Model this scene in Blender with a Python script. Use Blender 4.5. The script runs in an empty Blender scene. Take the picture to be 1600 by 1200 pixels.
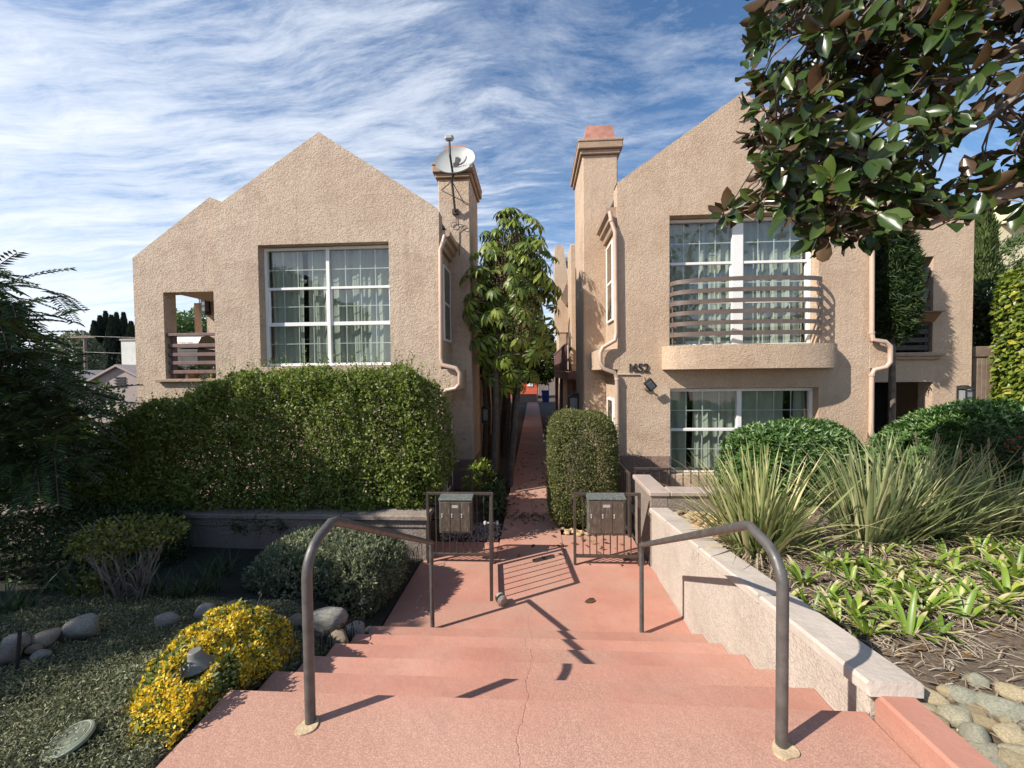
import bpy, bmesh, math, random
import numpy as np
from mathutils import Vector, Matrix
random.seed(7)
RNG = np.random.default_rng(11)
C = bpy.context.scene.collection
sc = bpy.context.scene
PI = math.pi
rad = math.radians

# ------------------------------------------------------------------ camera
F_PX, EYE = 610.0, 2.5
PSI, PITCH, ROLL = rad(3.117), rad(1.50), 0.011
def cam_axes():
    f = Vector((-math.sin(PSI)*math.cos(PITCH), math.cos(PSI)*math.cos(PITCH), -math.sin(PITCH)))
    r0 = Vector((math.cos(PSI), math.sin(PSI), 0)); u0 = r0.cross(f)
    return (r0*math.cos(ROLL)-u0*math.sin(ROLL), u0*math.cos(ROLL)+r0*math.sin(ROLL), f)
CR, CU, CF = cam_axes()
def ray(u, v): return CR*((u-800)/F_PX) - CU*((v-600)/F_PX) + CF
def onY(u, v, Y):
    d = ray(u, v); t = Y/d.y; return Vector((d.x*t, Y, EYE+d.z*t))
def onZ(u, v, Z):
    d = ray(u, v); t = (Z-EYE)/d.z; return Vector((d.x*t, d.y*t, Z))
def onX(u, v, X):
    d = ray(u, v); t = X/d.x; return Vector((X, d.y*t, EYE+d.z*t))
def px(u, v, Y): return onY(u, v, Y).x
def pz(u, v, Y): return onY(u, v, Y).z
def rects(u0, v0, u1, v1, Y):
    "world x0,x1,z0,z1 of a pixel rectangle standing on plane Y (edges averaged)"
    a, b, c, d = onY(u0, v0, Y), onY(u1, v0, Y), onY(u0, v1, Y), onY(u1, v1, Y)
    return (a.x+c.x)/2, (b.x+d.x)/2, (c.z+d.z)/2, (a.z+b.z)/2

cam_d = bpy.data.cameras.new('camera'); cam = bpy.data.objects.new('camera', cam_d); C.objects.link(cam)
cam_d.sensor_width = 36; cam_d.lens = F_PX/1600*36; cam_d.clip_start = .05; cam_d.clip_end = 2000
M = Matrix((CR, CU, -CF)).transposed().to_4x4(); M.translation = Vector((0, 0, EYE)); cam.matrix_world = M
sc.camera = cam

# ------------------------------------------------------------------ light
SUN_EL = rad(39.0); SH = Vector((.875, .484, 0)).normalized()
sun_dir = Vector((-SH.x*math.cos(SUN_EL), -SH.y*math.cos(SUN_EL), math.sin(SUN_EL)))   # towards the sun
sl = bpy.data.lights.new('sun', 'SUN'); sl.energy = 5.0; sl.angle = rad(.53); sl.color = (1, .93, .83)
so = bpy.data.objects.new('sun', sl); C.objects.link(so); so.rotation_euler = (-sun_dir).to_track_quat('-Z', 'Y').to_euler(); so.location = (0, -20, 30)

def N(nt, typ, **kw):
    n = nt.nodes.new(typ)
    for k, v in kw.items():
        if k.startswith('i_'):
            k2 = k[2:]; k2 = int(k2) if k2.isdigit() else k2.replace('_', ' ')
            n.inputs[k2].default_value = v
        else: setattr(n, k, v)
    return n
def L(nt, a, b): nt.links.new(a, b)
def ramp(nt, src, stops, interp='LINEAR'):
    r = N(nt, 'ShaderNodeValToRGB'); r.color_ramp.interpolation = interp
    e = r.color_ramp.elements
    while len(e) < len(stops): e.new(.5)
    for k, (p, c) in enumerate(stops):
        e[k].position = p; e[k].color = (c, c, c, 1) if isinstance(c, (int, float)) else (*c[:3], 1)
    if src is not None: L(nt, src, r.inputs[0])
    return r.outputs[0]
def mth(nt, op, a, b=None, c=None):
    n = N(nt, 'ShaderNodeMath', operation=op)
    for i, x in enumerate((a, b, c)):
        if x is None: continue
        if isinstance(x, (int, float)): n.inputs[i].default_value = x
        else: L(nt, x, n.inputs[i])
    return n.outputs[0]
def mixc(nt, fac, a, b, mode='MIX'):
    n = N(nt, 'ShaderNodeMix', data_type='RGBA', blend_type=mode)
    for s, x in ((n.inputs[0], fac), (n.inputs[6], a), (n.inputs[7], b)):
        if isinstance(x, (int, float)): s.default_value = x
        elif isinstance(x, tuple): s.default_value = (*x[:3], 1)
        else: L(nt, x, s)
    return n.outputs[2]
def noise(nt, vec, scale, detail=3, rough=.5, dist=0):
    n = N(nt, 'ShaderNodeTexNoise'); n.inputs['Scale'].default_value = scale; n.inputs['Detail'].default_value = detail
    n.inputs['Roughness'].default_value = rough; n.inputs['Distortion'].default_value = dist
    L(nt, vec, n.inputs['Vector']); return n.outputs['Fac']
def mapping(nt, vec, loc=(0,0,0), rot=(0,0,0), scale=(1,1,1)):
    m = N(nt, 'ShaderNodeMapping'); m.inputs[1].default_value = loc; m.inputs[2].default_value = rot; m.inputs[3].default_value = scale
    L(nt, vec, m.inputs[0]); return m.outputs[0]

# world: clear sky with streaked cirrus
w = bpy.data.worlds.new('World'); sc.world = w; w.use_nodes = True; nt = w.node_tree; nt.nodes.clear()
sky = N(nt, 'ShaderNodeTexSky', sky_type='NISHITA', sun_disc=False)
sky.sun_elevation = SUN_EL; sky.sun_rotation = math.atan2(sun_dir.x, sun_dir.y); sky.air_density = 1.0; sky.dust_density = .3; sky.ozone_density = 2.2
tc = N(nt, 'ShaderNodeTexCoord'); sep = N(nt, 'ShaderNodeSeparateXYZ'); L(nt, tc.outputs['Generated'], sep.inputs[0])
zc = mth(nt, 'ADD', mth(nt, 'MAXIMUM', sep.outputs[2], 0), .16)
comb = N(nt, 'ShaderNodeCombineXYZ'); L(nt, mth(nt, 'DIVIDE', sep.outputs[0], zc), comb.inputs[0]); L(nt, mth(nt, 'DIVIDE', sep.outputs[1], zc), comb.inputs[1])
pl = comb.outputs[0]
# warped streak bands
warp = N(nt, 'ShaderNodeTexNoise'); warp.inputs['Scale'].default_value = .8; warp.inputs['Detail'].default_value = 3; L(nt, pl, warp.inputs['Vector'])
wv = N(nt, 'ShaderNodeVectorMath', operation='MULTIPLY_ADD'); L(nt, warp.outputs['Color'], wv.inputs[0]); wv.inputs[1].default_value = (.5, .5, 0); L(nt, pl, wv.inputs[2])
s1 = noise(nt, mapping(nt, wv.outputs[0], (1.3, .4, 0), (0, 0, rad(-14)), (.6, 3.2, 1)), 1.6, 10, .68)
s2 = noise(nt, mapping(nt, wv.outputs[0], (4.3, 2.4, 0), (0, 0, rad(-22)), (1.3, 5.4, 1)), 3.0, 9, .72)
big = noise(nt, mapping(nt, pl, (.35, .9, 0), (0, 0, 0), (.5, .7, 1)), .9, 2, .5)
dens = mth(nt, 'ADD', mth(nt, 'MULTIPLY', s1, .62), mth(nt, 'MULTIPLY', s2, .38))
# more cloud to the left and towards the horizon, clearer high ahead
left = mth(nt, 'MULTIPLY', sep.outputs[0], -.15)
low = mth(nt, 'MULTIPLY', mth(nt, 'SUBTRACT', .55, sep.outputs[2]), .30)
dens = mth(nt, 'ADD', mth(nt, 'ADD', dens, mth(nt, 'MULTIPLY', mth(nt, 'SUBTRACT', big, .5), .35)), mth(nt, 'ADD', left, low))
cov = ramp(nt, dens, [(.44, 0), (.53, .16), (.62, .55), (.76, .95)])
s3 = noise(nt, mapping(nt, wv.outputs[0], (7.1, 1.4, 0), (0, 0, rad(24)), (1.5, 4.2, 1)), 2.2, 9, .70)
patch = noise(nt, mapping(nt, pl, (2.2, 5.1, 0)), 1.7, 2, .5)
veil = mth(nt, 'MULTIPLY', ramp(nt, s3, [(.42, 0), (.60, .34), (.78, .75)]), ramp(nt, patch, [(.30, .25), (.62, 1)]))
cov = mth(nt, 'MAXIMUM', cov, veil)
skyc = N(nt, 'ShaderNodeHueSaturation'); skyc.inputs['Saturation'].default_value = 1.14; skyc.inputs['Value'].default_value = 1.28; L(nt, sky.outputs[0], skyc.inputs['Color'])
col = mixc(nt, cov, skyc.outputs[0], (7.6, 8.1, 8.9))
bg = N(nt, 'ShaderNodeBackground'); bg.inputs[1].default_value = .085; L(nt, col, bg.inputs[0])
wo = N(nt, 'ShaderNodeOutputWorld'); L(nt, bg.outputs[0], wo.inputs[0])

sc.view_settings.view_transform = 'Standard'; sc.view_settings.look = 'None'; sc.view_settings.gamma = 1; sc.view_settings.exposure = 0.6
sc.render.engine = 'CYCLES'; sc.cycles.use_denoising = True; sc.cycles.max_bounces = 6; sc.cycles.transparent_max_bounces = 12
sc.cycles.caustics_reflective = False; sc.cycles.caustics_refractive = False

# ------------------------------------------------------------------ materials
def mat(name):
    m = bpy.data.materials.new(name); m.use_nodes = True; nt = m.node_tree; nt.nodes.clear()
    out = N(nt, 'ShaderNodeOutputMaterial'); b = N(nt, 'ShaderNodeBsdfPrincipled'); L(nt, b.outputs[0], out.inputs[0])
    return m, nt, b, out
def ocoord(nt): return N(nt, 'ShaderNodeTexCoord').outputs['Object']
def bump(nt, b, h, dist, strength=1.0, base=None):
    n = N(nt, 'ShaderNodeBump'); n.inputs['Strength'].default_value = strength; n.inputs['Distance'].default_value = dist
    L(nt, h, n.inputs['Height'])
    if base is not None: L(nt, base, n.inputs['Normal'])
    L(nt, n.outputs[0], b.inputs['Normal']); return n.outputs[0]
def basic(name, col, rough=.6, var=.25, scale=6, metal=0, bumpd=0, bscale=60, spec=.5):
    m, nt, b, o = mat(name); v = ocoord(nt)
    n = noise(nt, v, scale, 5, .6)
    d = tuple(max(0, c*(1-var)) for c in col); e = tuple(min(1, c*(1+var)) for c in col)
    L(nt, ramp(nt, n, [(.3, d), (.7, e)]), b.inputs['Base Color'])
    L(nt, ramp(nt, noise(nt, v, scale*3, 3), [(.3, max(0, rough-.1)), (.7, min(1, rough+.1))]), b.inputs['Roughness'])
    b.inputs['Metallic'].default_value = metal; b.inputs['Specular IOR Level'].default_value = spec
    if bumpd: bump(nt, b, noise(nt, v, bscale, 4, .6), bumpd)
    return m
def stucco(name, a, b_, dirt, coarse=1.0, bd=.011):
    m, nt, b, o = mat(name); v = ocoord(nt)
    lace = noise(nt, v, 15*coarse, 3, .5, 1.6)
    plate = ramp(nt, lace, [(.41, 0), (.455, .55), (.525, .62), (.565, 1)])
    fine = noise(nt, v, 85*coarse, 4, .65)
    h = mth(nt, 'ADD', mth(nt, 'MULTIPLY', plate, 1.0), mth(nt, 'MULTIPLY', fine, .55))
    big = noise(nt, v, .55, 5, .6)
    c = ramp(nt, big, [(.35, a), (.68, b_)])
    c = mixc(nt, ramp(nt, noise(nt, v, 2.2, 6, .7), [(.45, 0), (.7, .75)]), c, dirt)
    st = noise(nt, mapping(nt, v, scale=(6, 6, .35)), 1.0, 4, .6)
    c = mixc(nt, ramp(nt, st, [(.52, 0), (.75, .42)]), c, dirt)
    c = mixc(nt, ramp(nt, plate, [(0, .34), (.6, 0)]), c, dirt)
    L(nt, c, b.inputs['Base Color']); b.inputs['Roughness'].default_value = .93; b.inputs['Specular IOR Level'].default_value = .2
    bump(nt, b, h, bd, .85)
    return m
MS = {}
MS['stucco_left'] = stucco('stucco_left', (.53, .415, .315), (.615, .495, .385), (.36, .26, .195), 1.1, .0085)
MS['stucco_right'] = stucco('stucco_right', (.525, .395, .285), (.595, .455, .338), (.41, .285, .20), 1.4, .007)
MS['trim'] = stucco('trim_stucco', (.40, .28, .20), (.45, .32, .23), (.30, .21, .15), 2.2, .004)
MS['plinth'] = stucco('plinth_stucco', (.28, .19, .15), (.33, .23, .18), (.20, .14, .11), 1.1, .008)
MS['cream'] = stucco('cream_stucco', (.70, .63, .42), (.76, .70, .50), (.6, .53, .36), 1.0, .006)
MS['white_wall'] = stucco('white_wall', (.62, .63, .58), (.7, .7, .65), (.5, .5, .46), 1, .003)
MS['greywall'] = stucco('grey_wall', (.36, .30, .28), (.40, .34, .32), (.3, .25, .23), 1, .003)
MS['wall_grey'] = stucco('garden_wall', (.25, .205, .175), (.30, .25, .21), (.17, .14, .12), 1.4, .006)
MS['redwall'] = basic('red_wall', (.55, .10, .05), .8, .2, 2)
MS['wall_pale'] = stucco('pale_render', (.47, .405, .345), (.54, .47, .405), (.36, .30, .25), 2.0, .004)
MS['cap'] = basic('cap_stone', (.45, .39, .335), .85, .13, 4, 0, .006, 26)
MS['capgrey'] = basic('cap_grey', (.36, .29, .25), .85, .15, 4, 0, .004, 30)
MS['white'] = basic('white_vinyl', (.80, .80, .78), .35, .03, 3)
MS['pipe'] = basic('painted_pipe', (.50, .36, .28), .45, .1, 5)
MS['gutter'] = basic('painted_gutter', (.36, .25, .18), .5, .12, 5)
MS['iron'] = basic('brown_iron', (.085, .068, .06), .42, .25, 14, .35)
MS['rail'] = basic('rail_paint', (.105, .098, .092), .45, .3, 14, .25, .0008, 90)
MS['brownwood'] = basic('brown_wood', (.17, .10, .09), .6, .2, 8, 0, .002, 40)
MS['bronze'] = basic('balcony_paint', (.16, .12, .10), .4, .15, 8, .2)
MS['black'] = basic('black_paint', (.02, .02, .02), .5, .2, 8)
MS['dark'] = basic('painted_dark', (.025, .025, .025), .9, .2, 2)  # near-black colour painted in for the shade of rooms and porch
MS['curtain'] = basic('curtain', (.45, .46, .40), .9, .08, 3)
MS['copper'] = basic('copper_cap', (.42, .20, .145), .5, .3, 5, .1, .002, 20)
MS['dish'] = basic('dish_grey', (.38, .385, .37), .45, .06, 5)
MS['logo'] = basic('logo_dark', (.03, .03, .035), .5, .1, 5)
MS['bark'] = basic('bark', (.15, .115, .09), .9, .35, 9, 0, .012, 30)
MS['bark_dark'] = basic('bark_dark', (.085, .068, .055), .9, .35, 9, 0, .012, 30)
MS['bark_pale'] = basic('bark_pale', (.27, .22, .18), .9, .3, 9, 0, .008, 30)
MS['twig'] = basic('twig', (.17, .14, .115), .9, .3, 12)
MS['roofgrey'] = basic('roof_grey', (.09, .09, .10), .9, .3, 14, 0, .02, 9)
MS['wood_old'] = basic('old_wood', (.22, .16, .12), .8, .25, 7, 0, .004, 25)
MS['coco'] = basic('coco_liner', (.20, .10, .04), .95, .4, 40, 0, .01, 60)
MS['blue'] = basic('blue_bin', (.02, .05, .22), .5, .1, 5)
MS['lampglass'] = basic('lamp_glass', (.22, .235, .245), .3, .05, 5)
MS['lightgrey'] = basic('path_light_metal', (.19, .185, .165), .5, .15, 12, .2)
MS['lid'] = basic('valve_lid', (.22, .245, .18), .6, .12, 9)
MS['footing'] = basic('footing', (.46, .35, .22), .95, .25, 20, 0, .006, 60)
MS['grillgrey'] = basic('grill_cover', (.10, .10, .10), .5, .2, 5)
MS['terracotta'] = basic('terracotta', (.35, .16, .09), .8, .15, 8)
MS['berry'] = basic('berry', (.10, .05, .03), .6, .3, 8)

def soil(name, a, b_, c_):
    m, nt, b, o = mat(name); v = ocoord(nt)
    f = noise(nt, v, 38, 8, .75); g = noise(nt, v, 2.2, 4, .6)
    c = ramp(nt, f, [(.35, a), (.55, b_), (.72, c_)])
    c = mixc(nt, ramp(nt, g, [(.4, 0), (.7, .55)]), c, a)
    L(nt, c, b.inputs['Base Color']); b.inputs['Roughness'].default_value = 1
    bump(nt, b, mth(nt, 'ADD', f, noise(nt, v, 9, 4)), .03)
    return m
MS['mulch'] = soil('mulch', (.12, .085, .06), (.22, .165, .115), (.36, .29, .21))
MS['darksoil'] = soil('dark_soil', (.045, .032, .024), (.085, .06, .045), (.14, .105, .08))
MS['lawnsoil'] = soil('lawn_soil', (.022, .022, .015), (.04, .04, .026), (.07, .065, .045))
MS['asphalt'] = soil('asphalt', (.04, .04, .04), (.055, .055, .055), (.08, .08, .078))

def salmon():
    m, nt, b, o = mat('salmon_concrete'); v = ocoord(nt)
    big = noise(nt, v, 1.1, 6, .62)
    c = ramp(nt, big, [(.3, (.37, .165, .12)), (.5, (.44, .21, .155)), (.72, (.50, .27, .205))])
    sand = noise(nt, v, 165, 3, .8)
    band = ramp(nt, noise(nt, mapping(nt, v, (.3, .2, 0), scale=(.5, .9, 1)), 1.0, 3, .6), [(.46, 0), (.62, 1)])
    spk = ramp(nt, sand, [(.40, (.28, .17, .125)), (.52, (.43, .26, .195)), (.68, (.60, .43, .34))])
    c = mixc(nt, mth(nt, 'MULTIPLY', band, .62), c, spk)
    c = mixc(nt, ramp(nt, noise(nt, v, 7, 7, .72), [(.52, 0), (.75, .5)]), c, (.30, .175, .13))
    c = mixc(nt, ramp(nt, noise(nt, v, 14, 5, .7), [(.62, 0), (.8, .4)]), c, (.62, .36, .28))
    sp0 = N(nt, 'ShaderNodeSeparateXYZ'); L(nt, v, sp0.inputs[0])
    lane = mth(nt, 'ADD', mth(nt, 'ABSOLUTE', mth(nt, 'SUBTRACT', sp0.outputs[0], .15)), mth(nt, 'MULTIPLY', noise(nt, v, 2.4, 5, .65), 1.1))
    c = mixc(nt, mth(nt, 'MULTIPLY', ramp(nt, lane, [(.62, 1), (1.25, 0)]), .5), c, spk)
    # a wandering crack along the walk
    sp = N(nt, 'ShaderNodeSeparateXYZ'); L(nt, v, sp.inputs[0])
    wob = mth(nt, 'MULTIPLY', mth(nt, 'SUBTRACT', noise(nt, v, 2.0, 6, .62), .5), .22)
    dx = mth(nt, 'ABSOLUTE', mth(nt, 'SUBTRACT', mth(nt, 'ADD', sp.outputs[0], wob), -.05))
    inr = mth(nt, 'MULTIPLY', mth(nt, 'GREATER_THAN', sp.outputs[1], .6), mth(nt, 'LESS_THAN', sp.outputs[1], 4.1))
    crack = mth(nt, 'MULTIPLY', ramp(nt, dx, [(.0006, 1), (.0022, 0)]), inr)
    c = mixc(nt, mth(nt, 'MULTIPLY', crack, .22), c, (.13, .06, .045))
    cz = N(nt, 'ShaderNodeCombineXYZ'); L(nt, mth(nt, 'MULTIPLY', sp.outputs[2], 1.0), cz.inputs[2])
    tone = ramp(nt, noise(nt, mapping(nt, cz.outputs[0], (2.3, 1.1, .4), scale=(1, 1, 9)), 1.0, 1), [(.3, .92), (.7, 1.05)])
    c = mixc(nt, 1.0, c, tone, 'MULTIPLY')
    L(nt, c, b.inputs['Base Color']); b.inputs['Roughness'].default_value = .88; b.inputs['Specular IOR Level'].default_value = .25
    h = mth(nt, 'ADD', mth(nt, 'MULTIPLY', sand, .35), noise(nt, v, 22, 5, .6))
    bump(nt, b, mth(nt, 'SUBTRACT', h, mth(nt, 'MULTIPLY', crack, .5)), .0038)
    return m
MS['salmon'] = salmon()
def rockmat(name, stops, sc_=7):
    m, nt, b, o = mat(name); v = ocoord(nt); oi = N(nt, 'ShaderNodeObjectInfo')
    n = noise(nt, mapping(nt, v, scale=(1, 1, 2.2)), sc_, 7, .68, .4)
    c = ramp(nt, n, stops)
    tint = ramp(nt, oi.outputs['Random'], [(0, (.55, .52, .50)), (.25, (1.0, .86, .66)), (.5, (.85, .93, .95)), (.75, (1.25, 1.15, .98)), (1, (1.2, .98, .72))])
    c = mixc(nt, 1.0, c, tint, 'MULTIPLY')
    L(nt, c, b.inputs['Base Color']); b.inputs['Roughness'].default_value = .8
    bump(nt, b, noise(nt, v, sc_*4, 6, .7), .012)
    return m
MS['rock'] = rockmat('rock', [(.3, (.17, .15, .13)), (.5, (.31, .28, .25)), (.7, (.46, .42, .37))])
MS['cobble'] = rockmat('cobble', [(.3, (.26, .23, .17)), (.5, (.46, .42, .31)), (.7, (.64, .59, .46))])
MS['pebble'] = rockmat('pebble', [(.3, (.42, .29, .17)), (.5, (.58, .43, .27)), (.7, (.68, .55, .38))], 11)

def glass():
    m, nt, b, o = mat('window_glass'); nt.nodes.remove(b)
    t = N(nt, 'ShaderNodeBsdfTransparent'); t.inputs[0].default_value = (.78, .84, .80, 1)
    g = N(nt, 'ShaderNodeBsdfGlossy'); g.inputs['Roughness'].default_value = .015; g.inputs[0].default_value = (1, 1, 1, 1)
    nn = noise(nt, ocoord(nt), 1.2, 1); bn = N(nt, 'ShaderNodeBump'); bn.inputs['Distance'].default_value = .012; L(nt, nn, bn.inputs['Height']); L(nt, bn.outputs[0], g.inputs['Normal'])
    fr = N(nt, 'ShaderNodeLayerWeight'); fr.inputs['Blend'].default_value = .5
    mx = N(nt, 'ShaderNodeMixShader'); L(nt, mth(nt, 'MULTIPLY_ADD', mth(nt, 'POWER', fr.outputs['Facing'], 3.5), .8, .11), mx.inputs[0]); L(nt, t.outputs[0], mx.inputs[1]); L(nt, g.outputs[0], mx.inputs[2])
    L(nt, mx.outputs[0], o.inputs[0]); return m
MS['glass'] = glass()

def leafmat(name, stops, rough=.5, trans=.3, back=None, spec=.4):
    m, nt, b, o = mat(name)
    a = N(nt, 'ShaderNodeAttribute', attribute_name='rnd')
    c = ramp(nt, a.outputs['Fac'], stops)
    cf = c
    if back is not None:
        gm = N(nt, 'ShaderNodeNewGeometry'); cf = mixc(nt, gm.outputs['Backfacing'], c, back)
    L(nt, cf, b.inputs['Base Color']); b.inputs['Roughness'].default_value = rough; b.inputs['Specular IOR Level'].default_value = spec
    if trans > 0:
        t = N(nt, 'ShaderNodeBsdfTranslucent'); hs = N(nt, 'ShaderNodeHueSaturation'); hs.inputs['Value'].default_value = 1.25; hs.inputs['Saturation'].default_value = 1.1
        L(nt, c, hs.inputs['Color']); L(nt, hs.outputs[0], t.inputs[0])
        mx = N(nt, 'ShaderNodeMixShader'); mx.inputs[0].default_value = trans
        L(nt, b.outputs[0], mx.inputs[1]); L(nt, t.outputs[0], mx.inputs[2]); L(nt, mx.outputs[0], o.inputs[0])
    return m
LM = {}
LM['hedge'] = leafmat('leaf_hedge', [(0, (.07, .105, .02)), (.5, (.15, .205, .038)), (.85, (.235, .28, .06)), (1, (.33, .34, .12))], .5, .35)
LM['box'] = leafmat('leaf_box', [(0, (.06, .075, .02)), (.5, (.12, .135, .04)), (1, (.22, .22, .08))], .5, .3)
LM['pitto'] = leafmat('leaf_pittosporum', [(0, (.035, .085, .02)), (.5, (.08, .16, .038)), (.9, (.17, .26, .075)), (1, (.28, .36, .13))], .4, .25, None, .5)
LM['rosemary'] = leafmat('leaf_rosemary', [(0, (.09, .11, .055)), (.5, (.18, .205, .115)), (1, (.36, .38, .24))], .6, .25)
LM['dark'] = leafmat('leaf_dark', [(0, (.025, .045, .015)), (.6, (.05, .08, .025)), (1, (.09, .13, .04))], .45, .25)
LM['leggy'] = leafmat('leaf_leggy', [(0, (.07, .09, .02)), (.6, (.13, .15, .03)), (1, (.25, .24, .05))], .5, .35)
LM['yellow'] = leafmat('leaf_yellow', [(0, (.42, .27, .02)), (.4, (.70, .48, .025)), (.8, (.82, .62, .045)), (1, (.88, .75, .17))], .5, .3)
LM['yellow_green'] = leafmat('leaf_under_yellow', [(0, (.05, .08, .02)), (.6, (.12, .16, .04)), (1, (.3, .3, .06))], .5, .3)
LM['lawn'] = leafmat('leaf_lawn', [(0, (.05, .065, .03)), (.5, (.155, .175, .085)), (.85, (.33, .335, .20)), (1, (.52, .48, .32))], .6, .3)
LM['magnolia'] = leafmat('leaf_magnolia', [(0, (.020, .036, .010)), (.6, (.036, .064, .014)), (.92, (.075, .11, .022)), (1, (.18, .18, .035))], .27, .12, (.075, .044, .021), .36)
LM['jaca'] = leafmat('leaf_feathery', [(0, (.025, .05, .018)), (.6, (.048, .085, .028)), (1, (.09, .14, .04))], .5, .25)
LM['cypress'] = leafmat('leaf_cypress', [(0, (.012, .022, .012)), (1, (.035, .055, .03))], .7, .1)
LM['juniper'] = leafmat('leaf_juniper', [(0, (.05, .085, .025)), (1, (.13, .18, .055))], .6, .2)
LM['podo'] = leafmat('leaf_podocarpus', [(0, (.02, .045, .014)), (.7, (.045, .085, .022)), (1, (.11, .16, .04))], .45, .25)
LM['ivy'] = leafmat('leaf_ivy', [(0, (.06, .10, .018)), (.5, (.14, .20, .03)), (.85, (.24, .28, .045)), (1, (.42, .38, .05))], .35, .35)
LM['scheff'] = leafmat('leaf_schefflera', [(0, (.06, .10, .018)), (.5, (.14, .195, .03)), (.88, (.26, .30, .05)), (1, (.40, .33, .06))], .42, .3, None, .4)
LM['flax'] = leafmat('leaf_flax', [(0, (.14, .175, .06)), (.45, (.28, .315, .12)), (.8, (.46, .46, .21)), (1, (.64, .54, .32))], .5, .3)
LM['flax_green'] = leafmat('leaf_flax_green', [(0, (.12, .16, .07)), (.5, (.23, .27, .12)), (.85, (.40, .41, .20)), (1, (.56, .50, .30))], .5, .3)
LM['dead'] = leafmat('leaf_dead', [(0, (.20, .15, .10)), (.6, (.36, .29, .2)), (1, (.5, .44, .34))], .8, .1)
LM['litter'] = leafmat('leaf_litter', [(0, (.06, .035, .02)), (.6, (.13, .08, .04)), (1, (.3, .2, .08))], .8, .1)
LM['banana'] = leafmat('leaf_banana', [(0, (.05, .085, .02)), (.8, (.09, .13, .03)), (1, (.26, .24, .05))], .4, .4)
LM['red'] = leafmat('leaf_red', [(0, (.35, .03, .02)), (1, (.5, .08, .03))], .6, .2)
LM['flower'] = leafmat('petal_lilac', [(0, (.42, .33, .42)), (1, (.62, .5, .56))], .6, .3)
def cliviamat():
    m, nt, b, o = mat('leaf_clivia')
    a = N(nt, 'ShaderNodeAttribute', attribute_name='rnd'); t = N(nt, 'ShaderNodeAttribute', attribute_name='along')
    g = ramp(nt, a.outputs['Fac'], [(0, (.10, .18, .02)), (.6, (.225, .325, .04)), (1, (.40, .43, .075))])
    e = mth(nt, 'ADD', t.outputs['Fac'], mth(nt, 'MULTIPLY', mth(nt, 'SUBTRACT', a.outputs['Fac'], .5), .5))
    c = mixc(nt, ramp(nt, e, [(.74, 0), (.90, 1)]), g, (.55, .46, .28))
    L(nt, c, b.inputs['Base Color']); b.inputs['Roughness'].default_value = .4
    tr = N(nt, 'ShaderNodeBsdfTranslucent'); L(nt, c, tr.inputs[0]); mx = N(nt, 'ShaderNodeMixShader'); mx.inputs[0].default_value = .28
    L(nt, b.outputs[0], mx.inputs[1]); L(nt, tr.outputs[0], mx.inputs[2]); L(nt, mx.outputs[0], o.inputs[0]); return m
LM['clivia'] = cliviamat()

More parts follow.
